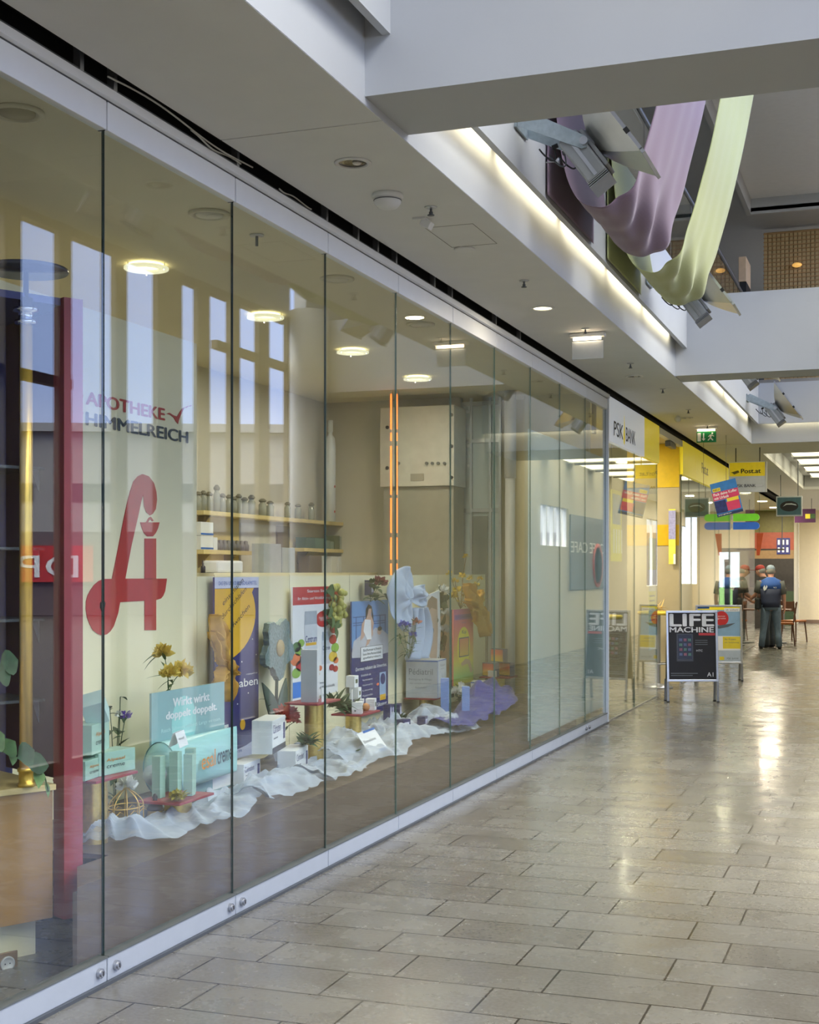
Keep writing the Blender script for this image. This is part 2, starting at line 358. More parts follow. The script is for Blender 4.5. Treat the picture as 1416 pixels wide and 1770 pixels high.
MB().lathe([(.40, -.03), (.47, -.03), (.47, 0), (.40, 0), (.40, -.03)], (WX-.02, 28.6, 1.7), 40, None, 'X').build('red_ring', M('ring_red', (200, 50, 44), .4), t)
# outside the right-hand windows
struct('ground', MB().box(.6, 120, -60, 140, -.3, -.02), M('street_asphalt', (50, 45, 42), .9))
struct('ground', MB().box(-60, .6, 43.2, 140, -.3, -.02), M('lawn', (92, 130, 50), .9, var=.2, scale=3))
def fr2(a, b):
    a = Vector(a); b = Vector(b); return frame(a, (b-a), (0, 0, 1)), (b-a).length
fr, L = fr2((29.6, 30.4, 0), (10.5, 53.0, 0)) if False else fr2((31.5, 38, 0), (11, 46.5, 0))
fr = frame(Vector((8, 48, 0)), Vector((40, 34, 0))-Vector((8, 48, 0)), (0, 0, 1)); L = 40
bt = thing('office_building', 'long low white building with dark window bands across the street, seen mirrored in the glass', 'building', fr.translation)
MB().box(-6, L, 0, 6.6, -6, 0, fr).build('facade', M('white_render', (150, 148, 146), .8), bt)
wdm = M('dark_window', (46, 50, 60), .2)
for k in range(14): MB().box(-4+k*3, -2.4+k*3, 4.1, 4.75, 0, .05, fr).build('window', wdm, bt)
MB().box(-6, L, 0, 3.0, 0, .3, fr).build('ground_storey', M('dark_shopfront', (96, 84, 84), .5), bt)
MB().box(-6, L, 6.6, 6.9, -6, .3, fr).build('roof_edge', M('roof_edge_grey', (150, 150, 150), .6), bt)
red = M('red_sign', (190, 40, 36), .5)
st = thing('shop_sign', 'long red sign board with white letters on the building across the street', 'sign', fr @ Vector((17, 1.2, .5)))
MB().box(14.8, 19.5, 1.2, 2.5, .35, .5, fr).build('board', red, st)
text('DPO', fr @ Matrix.Translation((15.3, 1.35, .5)), 3.6, .8, M('sign_white', (235, 235, 235), .5), st, d=.03)
# ------------------------------------------------------------------ frameless glass front
GX = -2.85
clear = glass_mat('clear_glass', (.955, .975, .96))
film = glass_mat('frosted_film_glass', (.94, .97, .96), film=(206, 226, 232), filmw=.8)
edgel = M('pale_glass_edge', (70, 104, 96), .3)
edgeg = M('green_glass_edge', (18, 44, 40), .3)
jx = [178, 401, 562, 684, 778.5, 854.5, 916.5, 967.5, 1011.5, 1047]
jy = [P(x, 988, X=GX).y for x in jx]
jy = [jy[0]-2.124, jy[0]-1.062]+jy
plab = ['leftmost glass panel cut off by the left edge of the photo', 'glass panel in front of the brass pole and wooden counter', 'glass panel in front of the big red letter and the mint boxes',
        'glass panel in front of the navy and yellow poster', 'glass panel in front of the fruit poster and the blue poster', 'glass panel in front of the white and grey display box with blue veil',
        'glass panel in front of the rainbow poster', 'glass panel in front of the blue net fabric', 'frosted glass panel next to the blue net fabric', 'middle frosted glass panel of the shop front', 'frosted glass panel that ends the silver rail beside the bank']
lockm = M('lock_chrome', (170, 172, 176), .25, .8)
for i in range(len(jy)-1):
    y0, y1 = jy[i]+.002, jy[i+1]-.002; fro = i >= 8
    t = thing('glass_panel', 'frameless '+plab[i] if not fro else plab[i], 'glass panel', (GX, (y0+y1)/2, 0.012), group='sliding glass panels of the pharmacy front')
    MB().box(GX-.004, GX+.004, y0+.002, y1-.002, .1, 3.255).build('pane', clear, t)
    if fro: MB().box(GX-.02, GX-.018, y0, y1, .17, 2.75).build('frosted_film', film, t, label='pale green frosted film on the inside of the pane')
    MB().box(GX-.0042, GX+.0042, y0, y0+.002, .1, 3.25).box(GX-.0042, GX+.0042, y1-.002, y1, .1, 3.25).build('pane_edge', edgeg if i < 4 else edgel, t)
    MB().box(GX-.02, GX+.02, y0+.002, y1-.004, 3.25, 3.36, bev=.003).build('top_rail', alut, t)
    MB().box(GX-.02, GX+.008, y1-.004, y1+.004, 3.25, 3.36).build('rail_gap', darkv, t)
    MB().box(GX-.02, GX+.02, y0+.001, y1-.002, .012, .105, bev=.003).build('bottom_rail', alub, t)
    MB().box(GX-.024, GX+.024, y0, y1, .1, .107).build('gasket', M('gasket_grey', (84, 88, 86), .6), t)
    for (px, yy) in ((202, jy[2]+.055), (175, jy[2]-.06), (417, jy[3]+.055), (397, jy[3]-.06), (0, jy[10]+.07), (0, jy[10]-.07)):
        if y0 < yy < y1:
            lk = MB().cyl((GX+.018, yy, .058), (GX+.034, yy, .058), .019, n=20).cyl((GX+.03, yy, .058), (GX+.04, yy, .058), .013, n=16).build('lock', lockm, t)
            MB().box(GX+.038, GX+.042, yy-.0015, yy+.0015, .05, .066).build('keyhole', blackm, lk)
struct('trim_8', MB().box(-2.885, -2.805, jy[0], jy[-1], 3.365, 3.40), alut)                       # head track
struct('trim_9', MB().box(-2.885, -2.8035, jy[0], jy[-1]-.0, 3.40, 3.405).box(-2.9, -2.83, jy[0], jy[-1], 3.36, 3.366), alud)
struct('trim_10', MB().box(-2.9, -2.815, jy[0], 13.9, 0, .013), alud)                              # floor track
# end post
struct('trim_11', MB().box(-2.88, -2.82, jy[-1]-.002, jy[-1]+.03, 0, 3.4), alu)
# dark slot: hangers and loose cables
cb = M('cable_grey', (176, 176, 170), .5)
for i, (a, b, lb) in enumerate([((186, 120), (440, 285), 'loose grey cable in the dark slot above the glass, left of the ceiling seam'), ((330, 212), (420, 276), 'second grey cable bundled in the slot at the ceiling seam'), ((485, 312), (541, 355), 'short drooping cable in the slot above the third glass panel')]):
    A = P(*a, X=-2.785); B = P(*b, X=-2.785); pts = []
    for k in range(25):
        u = k/24; p = A.lerp(B, u); p.z = (3.425, 3.41, 3.415)[i]+.010*math.sin(u*7+i*2); p.x = -2.785-.008*i+.01*math.sin(u*5+i); pts.append(p)
    tag(MB().tube(pts, .004, 6).build('cable', cb), lb, 'cable')
for i, px in enumerate([142, 200, 412, 566, 620, 654, 686, 752, 782, 858, 900]):
    y = P(px, 400, X=-2.8).y
    struct('trim_%d' % (12+i), MB().box(-2.83, -2.80, y-.012, y+.012, 3.4, 3.56), steel)
# ------------------------------------------------------------------ soffit fittings
def downlight(p, label, lit=False, r=.085, recess=True):
    t = thing('downlight', label, 'ceiling light', (p.x, p.y, 3.425))
    MB().lathe([(r, 3.4395), (r, 3.434), (r*.8, 3.431), (r*.78, 3.4395)], (p.x, p.y, 0), 32).build('trim_ring', mwhite, t)
    if lit:
        MB().lathe([(r*.76, 3.4385), (r*.76, 3.437), (.001, 3.437)], (p.x, p.y, 0), 24).build('lamp', M('lamp_glow', (255, 236, 190), .5, emit=9), t)
        area_light('glow', (p.x, p.y, 3.43), (0, 0, 0), .12, .12, 6, (1, .85, .6), None, 'DISK')
    else:
        MB().lathe([(r*.78, 3.4392), (r*.74, 3.4362), (r*.45, 3.4388), (.001, 3.439)], (p.x, p.y, 0), 24).build('reflector', M('mirror_reflector', (120, 112, 104), .15, 1), t)
        MB().ball((p.x+.02, p.y, 3.436), .022, sz=.4).build('bulb', M('bulb_white', (220, 216, 205), .3), t)
downlight(Vector((-2.344, 5.729, 0)), 'unlit recessed downlight nearest the ceiling seam')
downlight(Vector((-2.368, 9.339, 0)), 'lit round downlight in the ceiling before the first emergency lamp', True)
downlight(Vector((-2.373, 12.896, 0)), 'unlit downlight in the ceiling before the bank front')
downlight(Vector((-2.42, 16.6, 0)), 'unlit downlight above the yellow bank sign')
# smoke detector
x, y = -2.379, 6.27; t = thing('smoke_detector', 'white domed smoke detector behind the nearest downlight', 'smoke detector', (x, y, 3.36))
MB().lathe([(.075, 3.44), (.078, 3.425), (.07, 3.415)], (x, y, 0), 32).build('base', mwhite, t)
MB().lathe([(.068, 3.415), (.066, 3.395), (.05, 3.375), (.02, 3.365), (.001, 3.364)], (x, y, 0), 32).build('dome', mwhite, t)
for k in range(3): MB().lathe([(.0695-.004*k, 3.411-.009*k), (.0705-.005*k, 3.409-.009*k), (.0675-.005*k, 3.407-.009*k)], (x, y, 0), 32).build('vent_slot', alud, t)
for i, (px, py) in enumerate([(745, 358), (906, 485), (1012, 568), (1090, 628), (1146, 672), (1190, 708), (1223, 735)]):
    p = P(px, py, Z=3.44); t = thing('sprinkler', ['ceiling sprinkler head beside the smoke detector', 'ceiling sprinkler head before the lit downlight', 'ceiling sprinkler head just before the blank emergency lamp', 'ceiling sprinkler head behind the blank emergency lamp', 'ceiling sprinkler head above the white bank sign', 'ceiling sprinkler head above the yellow part of the bank sign', 'ceiling sprinkler head before the green exit sign'][i], 'sprinkler', (p.x, p.y, 3.39))
    MB().lathe([(.033, 3.44), (.03, 3.434), (.012, 3.432)], (p.x, p.y, 0), 18).build('plate', steel, t)
    MB().cyl((p.x, p.y, 3.436), (p.x, p.y, 3.40), .006).cyl((p.x, p.y, 3.415), (p.x, p.y, 3.405), .01).build('bulb', alud, t)
    MB().lathe([(.018, 3.40), (.018, 3.396), (.001, 3.396)], (p.x, p.y, 0), 14).build('deflector', alud, t)
p = Vector((-2.356, 6.77, 3.44)); t = thing('motion_sensor', 'small white angled sensor on the ceiling next to the nearest sprinkler', 'sensor', (p.x, p.y, 3.39))
MB().box(-.035, .035, -.05, .05, 0, .012, Matrix.Translation((p.x-.02, p.y, 3.428))).build('mount', mwhite, t)
MB().box(-.028, .028, -.03, .03, -.02, .02, Matrix.Translation((p.x+.01, p.y, 3.41)) @ Matrix.Rotation(.5, 4, 'Y'), bev=.004).build('sensor_head', mwhite, t)
tag(MB().lathe([(.062, 3.4395), (.06, 3.43), (.055, 3.428), (.001, 3.428)], (-2.361, 7.478, 0), 28).build('cover_plate', mwhite), 'round blank cover plate on the ceiling behind the sensor', 'cover plate')
a, b = P(730, 400, Z=3.44), P(842, 403, Z=3.44)
tag(MB().box(-2.42, -2.417, 6.95, 7.42, 3.4385, 3.4399).box(-2.15, -2.147, 6.95, 7.42, 3.4385, 3.4399).box(-2.42, -2.147, 6.95, 6.953, 3.4385, 3.4399).box(-2.42, -2.147, 7.417, 7.42, 3.4385, 3.4399).build('access_hatch', M('hatch_line', (140, 136, 130), .8)), 'faint square outline of an access hatch in the ceiling', 'hatch')
# emergency lamps
def emergency(y, x, label, green):
    t = thing('emergency_lamp', label, 'emergency light', (x, y, 3.24))
    MB().box(x-.14, x+.14, y-.035, y+.035, 3.405, 3.438, bev=.006).build('housing', mwhite, t)
    MB().cyl((x-.11, y-.02, 3.392), (x+.11, y-.02, 3.392), .012).build('tube', M('tube_glow', (255, 226, 190), .5, emit=10), t)
    s = MB().box(x-.125, x+.125, y-.004, y+.004, 3.235, 3.375, bev=.002).build('sign_plate', M('exit_green', (18, 122, 66), .4) if green else M('pale_plate', (176, 184, 188), .4), t)
    if green:
        f = frame((x-.125, y-.0045, 3.235), (1, 0, 0), (0, 0, 1)); ww = M('sign_white2', (236, 240, 236), .5)
        MB().prism([(.012, .015), (.055, .015), (.055, .125), (.012, .125)], f, .001).build('door_symbol', ww, s)
        MB().prism([(.09, .02), (.115, .05), (.097, .05), (.097, .12), (.083, .12), (.083, .05), (.065, .05)], f, .001).build('arrow', ww, s)
        g = MB().prism(disc(f, .2, .115, .012, n=12), f, .001)
        for q in ([(.17, .1), (.2, .1), (.185, .06), (.165, .062)], [(.185, .062), (.215, .03), (.205, .02), (.168, .055)], [(.168, .06), (.178, .052), (.15, .02), (.14, .028)], [(.195, .1), (.225, .08), (.22, .072), (.19, .088)], [(.172, .1), (.145, .075), (.15, .068), (.178, .09)]): g.prism(q, f, .001)
        g.build('running_figure', ww, s)
emergency(10.44, -2.285, 'ceiling emergency lamp with a blank pale plate, nearer than the green one', False)
emergency(17.7, -2.32, 'ceiling emergency lamp with green exit sign, arrow and running figure', True)
p = P(1184, 722, Z=3.44); tag(MB().ball((p.x-.05, 16.35, 3.40), .04).cyl((p.x-.05, 16.35, 3.38), (p.x-.05, 16.35, 3.44), .012).build('spot_lamp', mwhite), 'small white ball spot lamp on the ceiling above the yellow sign', 'spot lamp')
# ------------------------------------------------------------------ light cove
glow = M('cove_tube', (255, 240, 205), .5, emit=15, var=.01)
yb = [5.62, 6.88, 8.35, 9.82, 11.3, 12.77]
yc = [13.6, 15.6, 16.95, 18.36, 19.8]
def cove(y0, y1, lb):
    t = thing('cove_tube', lb, 'tube light', (-1.965, (y0+y1)/2, 3.77), group='tube lights in the ceiling cove')
    MB().cyl((-1.965, y0+.07, 3.80), (-1.965, y1-.07, 3.80), .011, n=8).build('tube', glow, t)
    MB().box(-1.985, -1.945, y0+.02, y1-.02, 3.83, 3.89).box(-1.98, -1.95, y0+.035, y0+.06, 3.785, 3.83).box(-1.98, -1.95, y1-.06, y1-.035, 3.785, 3.83).build('batten', mwhite, t)
nm = ['nearest', 'second', 'third', 'fourth', 'fifth']
for k in range(5): cove(yb[k], yb[k+1], nm[k]+' tube light in the cove between the two cross beams')
for k in range(4): cove(yc[k], yc[k+1], nm[k]+' tube light in the cove beyond the second cross beam')
t = thing('cove_tube', 'tube light run in the cove across the far end of the bay', 'tube light', (-.75, 20.26, 3.77), group='tube lights in the ceiling cove')
MB().cyl((-1.8, 20.26, 3.80), (.3, 20.26, 3.80), .011, n=8).build('tube', glow, t)
MB().box(-1.8, .3, 20.23, 20.29, 3.83, 3.89).build('batten', mwhite, t)
# ------------------------------------------------------------------ gallery rail, screen, cabinet
struct('wall_left_gallery_glass', MB().box(-1.925, -1.913, 5.6, 20.1, 4.37, 5.17), glass_mat('gallery_glass', (.85, .9, .88)))
t = thing('handrail', 'dark handrail on the glass balustrade of the upper gallery', 'handrail', (-1.92, 12.8, 4.37))
MB().cyl((-1.92, 5.6, 5.21), (-1.92, 20.1, 5.21), .025).build('rail', alud, t)
for k in range(12): MB().box(-1.93, -1.915, 5.7+k*1.3, 5.72+k*1.3, 4.37, 5.2).build('post', alud, t)
sc = MB(); t = thing('slatted_screen', 'tall light brown woven slat screen on the upper gallery', 'screen', (1.5, 20.4, 4.3))
MB().box(-1.85, .35, 20.48, 20.52, 4.37, 6.55).build('backing', M('screen_backing', (176, 146, 98), .7), t)
for k in range(36): sc.box(-1.84+k*.06, -1.84+k*.06+.048, 20.40, 20.43, 4.37, 6.5)
sc.build('slats', M('screen_wood', (190, 164, 116), .6, var=.08, scale=20), t)
sc = MB()
for k in range(36): sc.box(-1.85, .3, 20.39, 20.4, 4.4+k*.06, 4.415+k*.06)
sc.build('weft', M('screen_weft', (176, 140, 90), .6), t)
p = P(1378, 458, Y=20.3)  # sconce added to give a faint glow that comes from behind the screen
lp = thing('glow_sconce', 'small added sconce for the amber glow on the slatted screen', 'lamp', tuple(p)); MB().ball(p, .05, sx=1.4, sz=.7).build('shade', M('amber_glow', (255, 190, 100), .5, emit=.6), lp); MB().box(p.x-.02, p.x+.02, 20.3, 20.4, p.z-.02, p.z+.02).build('bracket', alud, lp)
a, b = P(1277, 444, Y=19.1), P(1290, 486, Y=19.1)
t = thing('wooden_cabinet', 'small light wooden cabinet with dark base beside the gallery rail', 'cabinet', ((a.x+b.x)/2, 19.4, 4.37))
MB().box(a.x, b.x, 19.1, 19.7, b.z, a.z, bev=.004).build('body', M('pale_birch', (226, 196, 158), .5), t); MB().box(a.x+.01, b.x, 19.12, 19.7, 4.372, b.z).build('base', blackm, t)
t = thing('counter_front', 'brown wooden counter on the gallery left of the light cabinet', 'counter', (a.x-.35, 19.5, 4.37))
MB().box(a.x-.65, a.x-.06, 19.4, 19.8, 4.372, 4.98).build('body', M('brown_wood', (120, 92, 58), .5), t); MB().box(a.x-.67, a.x-.04, 19.38, 19.82, 4.98, 5.0).build('top', M('brown_wood'), t)
# ------------------------------------------------------------------ floodlights on the wall above the cove
galv = M('galvanised_steel', (168, 180, 184), .45, .7, var=.12, scale=30); refl = M('reflector_aluminium', (206, 206, 198), .28, .85, var=.03); body = M('grey_casting', (150, 154, 156), .5, .2)
def flood(y, z, label):
    t = thing('floodlight', label, 'floodlight', (-1.9, y, z-.3), group='floodlights on the upper wall'); o = Vector((-1.9, y, z))
    def q(x, w_, zz): return o+Vector((x, w_, zz))
    mb = MB()
    for s in (-1, 1):
        pr = [(.012, .02), (.05, .04), (.38, -.135), (.40, -.16), (.385, -.195), (.36, -.20), (.02, -.045)]
        mb.prism(pr, frame(q(0, s*.11+.003, 0), (1, 0, 0), (0, 0, 1)), .006)
    mb.box(-1.899, -1.885, y-.12, y+.12, z-.05, z+.04)
    mb.build('bracket', galv, t)
    for s in (-1, 1): MB().cyl(q(.375, s*.11, -.165), q(.375, s*.135, -.165), .022, n=14).build('pivot_bolt', steel, t)
    u = Vector((.81, 0, .585)); v = Vector((.585, 0, -.81)); bf = Matrix.Translation(q(.325, 0, -.17)) @ Matrix(((u.x, 0, v.x, 0), (0, 1, 0, 0), (u.z, 0, v.z, 0), (0, 0, 0, 1)))
    g = MB().box(-.07, .05, -.1, .1, -.07, .21, bf, bev=.012).build('gear_box', body, t)
    MB().box(.052, .075, -.09, .09, -.05, .19, bf, bev=.006).build('cover', body, g)
    for k in range(3): MB().box(-.075, .05, -.1, .1, .212+k*.010, .216+k*.010, bf).build('cooling_fin', body, g)
    MB().box(-.02, .0, -.104, -.1, -.03, .20, bf).build('clip', steel, g)
    MB().box(.05, .09, -.055, .055, -.05, .05, bf, bev=.01).build('lamp_neck', body, t)
    a0 = [(.12, -.05), (.12, .05)]; mb = MB(); n = 4
    c0 = .03; r0 = .055; r1 = .27; L = .15; K = 6; vs = []; fs = []
    for i in range(K+1):
        k = i/K; r = r0+(r1-r0)*(k**.8); x = .08+L*k
        for (sy, sz) in ((-1, -1), (1, -1), (1, 1), (-1, 1)): vs.append(bf @ Vector((x, sy*r*.85, c0+sz*r)))
    for i in range(K):
        for j in range(4): fs.append((i*4+j, i*4+(j+1) % 4, (i+1)*4+(j+1) % 4, (i+1)*4+j))
    fs.append((3, 2, 1, 0)); mb.add(vs, fs, False); mb.build('reflector', refl, t, solid=.004)
    r2 = r1*.85; rim = MB(); X = .228
    rim.box(X, X+.018, -r2-.012, r2+.012, c0-r1-.012, c0-r1+.006, bf).box(X, X+.018, -r2-.012, r2+.012, c0+r1-.006, c0+r1+.022, bf).box(X, X+.018, -r2-.012, -r2+.006, c0-r1, c0+r1, bf).box(X, X+.018, r2-.006, r2+.012, c0-r1, c0+r1, bf)
    rm = rim.build('rim', steel, t)
    for zz in (-.09, .13): MB().box(X-.004, X+.02, -r2-.018, -r2-.01, c0+zz, c0+zz+.03, bf).build('rim_clip', blackm, rm)
    MB().box(X+.004, X+.009, -r2, r2, c0-r1, c0+r1, bf).build('front_glass', clear, t)
    for k, (x, zz) in enumerate(((.20, -.16), (.25, -.19), (.30, -.20))):
        c = MB(); pts = [q(x+.05*math.sin(a*1.2)*.6-.02*a, -.05+.02*k, zz-.07*math.sin(a)) for a in [j*PI/12 for j in range(13)]]
        c.tube(pts, .0045, 6).cyl(pts[0]+Vector((-.01, 0, 0)), pts[0]+Vector((.02, 0, .01)), .012, n=10); c.build('supply_cable', blackm if k != 1 else alud, t)
flood(7.0, 3.96, 'large floodlight nearest the camera above the purple cloth'); flood(10.94, 3.93, 'floodlight half hidden behind the green cloth loop')
flood(14.88, 3.92, 'floodlight almost hidden behind the second cross beam'); flood(18.6, 3.90, 'small looking floodlight beyond the second cross beam')
# ------------------------------------------------------------------ cloth bands
def swag(y0, y1, name, label, m, seed, top):
    key = [(-1.886, 3.73), (-1.886, 4.0), (-1.884, 4.4), (-1.875, 4.55), (-1.86, 4.42), (-1.80, 3.93), (-1.72, 3.70), (-1.60, 3.625), (-1.50, 3.64), (-1.42, 3.72), (-1.34, 3.90), (-1.26, 4.16), (-1.16, 4.55), (-1.06, 5.05), (-.97, 5.6), (-.90, 6.2), (-.86, 6.76)]
    n = 110; 
    def pt(u):
        f = u*(len(key)-1); i = min(int(f), len(key)-2); k = f-i
        p = [Vector((key[max(0, min(len(key)-1, j))][0], 0, key[max(0, min(len(key)-1, j))][1])) for j in (i-1, i, i+1, i+2)]
        return .5*((2*p[1])+(p[2]-p[0])*k+(2*p[0]-5*p[1]+4*p[2]-p[3])*k*k+(3*p[1]-p[0]-3*p[2]+p[3])*k**3)
    def fn(u, v):
        c = pt(u); d = (pt(min(1, u+.01))-pt(max(0, u-.01))).normalized(); nn = Vector((-d.z, 0, d.x))
        free = max(0, min(1, (u-.28)*6)); w0 = .02*math.sin(u*23+seed)*free; w1 = .02*math.sin(u*19+seed*2+1)*free
        y = (y0+w0)*(1-v)+(y1+w1)*v
        rp_ = (.016*math.sin(v*9+seed+2*math.sin(u*5))+.009*math.sin(v*27+u*14+seed)+.012*noise.noise(Vector((v*5, u*18, seed))))*free*.3
        cr_ = .03*math.exp(-((u-.55)*18)**2)*math.sin(v*14+u*40)*free
        q = c+nn*(rp_+cr_); q.y = y; q.x = max(q.x, -1.893); return q
    o = MB().grid(fn, n, 36).build(name, m, solid=.002); tag(o, label, 'cloth'); return o
swag(7.55, 8.80, 'cloth_band', 'dull purple cloth band hanging in a loop beside the nearest floodlight', M('purple_cloth', (140, 118, 136), .6, var=.03, scale=120, trans=.14, sheen=.2), 1.3, 0)
swag(9.25, 10.55, 'cloth_band', 'pale green cloth band hanging in a loop behind the purple one', M('green_cloth', (190, 196, 134), .6, var=.03, scale=120, trans=.14, sheen=.2), 4.1, 0)
for y, lb in ((7.6, 'purple'), (9.3, 'green')):
    tag(MB().lathe([(.004, 0), (.004, .05), (.012, .06), (.022, .075), (.018, .078), (.001, .07)], (0, 0, 0), 12, Matrix.Translation((-1.885, y-.09, 3.9)), 'X').build('wall_hook', steel), 'small flared steel hook on the wall beside the '+lb+' cloth', 'hook')
# ------------------------------------------------------------------ pharmacy shell behind the glass
BX = -3.85; DZ = .37
maroon = M('maroon_board', (146, 56, 68), .45, var=.04); navy = M('navy_print', (34, 40, 110), .4, var=.03)
redp = M('red_print', (196, 44, 44), .4, var=.02); wp = M('white_print', (232, 234, 236), .4, var=.01); yel = M('yellow_print', (228, 178, 40), .4, var=.03)
tealp = M('teal_print', (146, 182, 186), .4, var=.03); tealw = M('teal_light', (176, 208, 206), .4); dteal = M('dark_teal_ink', (24, 60, 72), .5)
gold = M('brushed_gold', (214, 186, 110), .32, .85, var=.1, scale=60); green = M('leaf_green', (70, 104, 62), .6, var=.3, scale=25, trans=.2)
dgreen = M('leaf_dark', (48, 78, 52), .55, var=.3, scale=25, trans=.15); ink = M('black_ink', (30, 32, 40), .5); grayink = M('grey_ink', (110, 116, 124), .5)
minty = M('mint_carton', (158, 196, 182), .4, var=.02); whitec = M('white_carton', (226, 230, 232), .4, var=.02); greyc = M('grey_carton', (170, 178, 186), .4)
ya = P(133, 988, X=BX).y-.75; yb_ = P(340, 988, X=BX).y; yc_ = P(839, 988, X=BX).y
t = thing('display_wall', 'tall cream display wall with pharmacy lettering and a big red letter', 'wall panel', (BX, 6, 0))
MB().box(BX-.04, BX, ya, yb_, 0, 2.90).build('panel', cream, t)
inkr = M('brick_red_print', (178, 40, 44), .45); f = FX((BX+.0012, 0, 0))
def tr(pts, X=BX): return [(P(a, b, X=X).y, P(a, b, X=X).z) for a, b in pts]
def c4(p): return [(a/3.371, b/3.371+500) for a, b in p]
def c5(p): return [(a/3.371, b/3.371+980) for a, b in p]
A = c4([(650, 1686), (684, 1520), (716, 1350), (740, 1240), (755, 1180), (775, 1120), (800, 1090), (828, 1077), (865, 1090), (895, 1130), (908, 1180), (912, 1225), (905, 1280), (888, 1308), (872, 1318), (850, 1300), (838, 1268), (834, 1230), (832, 1195), (822, 1230), (800, 1330), (762, 1500)])
A += c5([(727, 68), (970, 68), (960, 140), (948, 168), (935, 184), (907, 193), (907, 368), (840, 368), (840, 197), (697, 205), (685, 270), (660, 345), (640, 375), (620, 392), (595, 399), (570, 392), (540, 370), (520, 335), (505, 295), (497, 245), (499, 200), (508, 165), (522, 138), (545, 105), (572, 82), (600, 70), (655, 69)])
lg = tag(MB().prism(tr(A), f, .003).prism(tr(c4([(840, 1452), (907, 1452), (907, 1690), (840, 1690)])), f, .003)
    .prism(tr(c4([(815, 1358), (927, 1358), (918, 1392), (905, 1420), (888, 1440), (855, 1440), (836, 1420), (824, 1392)])), f, .003)
    .prism(tr(c4([(866, 1330), (876, 1325), (892, 1348), (884, 1352), (872, 1338), (858, 1360), (848, 1358)])), f, .003).build('pharmacy_letter', inkr), 'big red gothic letter A with cup and snake on the cream wall', 'letter')
MB().prism(tr([(a, b) for a, b in c5([(580, 205), (612, 205), (606, 235), (596, 254), (586, 254), (577, 235)])]), FX((BX+.003, 0, 0)), .0012).build('eyelet', cream, lg)
MB().prism(tr(c4([(868, 1275), (873, 1275), (873, 1315), (868, 1315)])), FX((BX+.003, 0, 0)), .001).build('flame_slit', cream, lg)
def textX(s, x0, x1, yt, yb, X, m, parent, bold=0, name='lettering', off=.002, d=.001):
    a = P(x0, yb, X=X); b = P(x1, yb, X=X); tz = P(x0, yt, X=X).z
    return text(s, FX((X+off, a.y, a.z)), b.y-a.y, tz-a.z, m, parent, name, bold, d)
ls = thing('pharmacy_lettering', 'red and dark blue pharmacy lettering with a small bird above the big letter', 'lettering', (BX+.005, 6.5, 2.1))
textX('APOTHEKE', 148.3, 283.9, 676.5, 698.7, BX, inkr, ls, .035)
textX('HIMMELREICH', 148.3, 324, 712, 734.3, BX, M('petrol_ink', (24, 52, 70), .4), ls, .035)
MB().prism(tr(c4([(968, 725), (985, 720), (1010, 735), (1030, 742), (1045, 715), (1060, 695), (1075, 688), (1060, 712), (1048, 740), (1038, 765), (1035, 785), (1022, 770), (1010, 748), (990, 732)])), f, .003).prism(tr(c4([(1078, 688), (1092, 680), (1094, 684), (1081, 692)])), f, .003).prism(tr(c4([(1100, 680), (1112, 676), (1113, 680), (1101, 684)])), f, .003).build('bird', inkr, ls)
MB().prism(tr([(134, 668), (137, 664), (140, 668), (139, 682), (143, 683), (141, 690), (139, 691), (139, 712), (143, 713), (141, 720), (138, 721), (138, 732), (134, 732), (134, 715), (131, 714), (131, 710), (134, 709), (134, 690), (131, 686)]), f, .003).build('small_letter', inkr, ls)
t = thing('display_back_panel', 'low cream back panel behind the posters of the window display', 'wall panel', (BX, 9.5, 0))
MB().box(BX-.03, BX, yb_+.004, yc_, 0, P(700, 994, X=BX).z).build('panel', cream, t)
for px in (370, 500, 604, 757): y = P(px, 988, X=BX).y; MB().box(BX, BX+.001, y, y+.003, DZ, 1.55).build('joint', M('joint_tan', (150, 138, 96), .7), t)
brown = M('brown_board', (92, 78, 68), .5, var=.06, scale=8)
t = thing('display_deck', 'low brown deck that carries the window display', 'platform', (-3.4, 8.5, 0))
MB().box(BX+.005, -2.93, 4.95, yc_, DZ-.02, DZ).prism([(-2.93, 4.40), (-2.93, 4.95), (-3.14, 4.95), (-3.14, 4.715)], Matrix.Translation((0, 0, DZ-.02)), .02).build('top', brown, t); MB().box(-2.95, -2.93, 4.40, yc_, .0, DZ-.02).build('front_board', brown, t)
MB().box(BX+.005, -2.95, yc_-.02, yc_, .0, DZ-.02).build('end_board', brown, t)
# ---- left corner: counter, red post, cabinet, brass pole
wood = M('alder_wood', (150, 112, 60), .5, var=.16, scale=3, detail=10)
rz = math.atan2(-.12, .23)
def L2(x, y, z): return Matrix.Translation((-3.19, 4.80, 0)) @ Matrix.Rotation(rz, 4, 'Z') @ Vector((x, y, z))
LM = Matrix.Translation((-3.19, 4.79, 0)) @ Matrix.Rotation(rz, 4, 'Z')
t = thing('pharmacy_cabinet', 'tall navy cabinet with wooden base and dark red side post behind the brass pole', 'cabinet', tuple(LM @ Vector((-.3, -.8, 0))))
MB().box(-.6, 0, -1.7, -.11, .16, .68, LM).build('front', wood, t); MB().box(-.62, .012, -1.7, -.1, .68, .705, LM, bev=.003).build('top', M('pale_edge', (206, 184, 128), .5), t)
MB().box(-.55, -.09, -1.7, -.14, 0, .16, LM).build('plinth', cream, t)
so = thing('power_socket', 'silver wall socket on the plinth below the wooden counter', 'socket', tuple(LM @ Vector((-.085, -.38, .05))))
a = P(11, 1665, X=-3.32); q = Matrix.Translation(a) @ Matrix.Rotation(rz, 4, 'Z')
so.location = (a.x, a.y, a.z-.04)
MB().box(0, .008, -.045, .045, -.045, .045, q, bev=.003).build('frame', M('bronze_frame', (150, 122, 90), .4, .5), so)
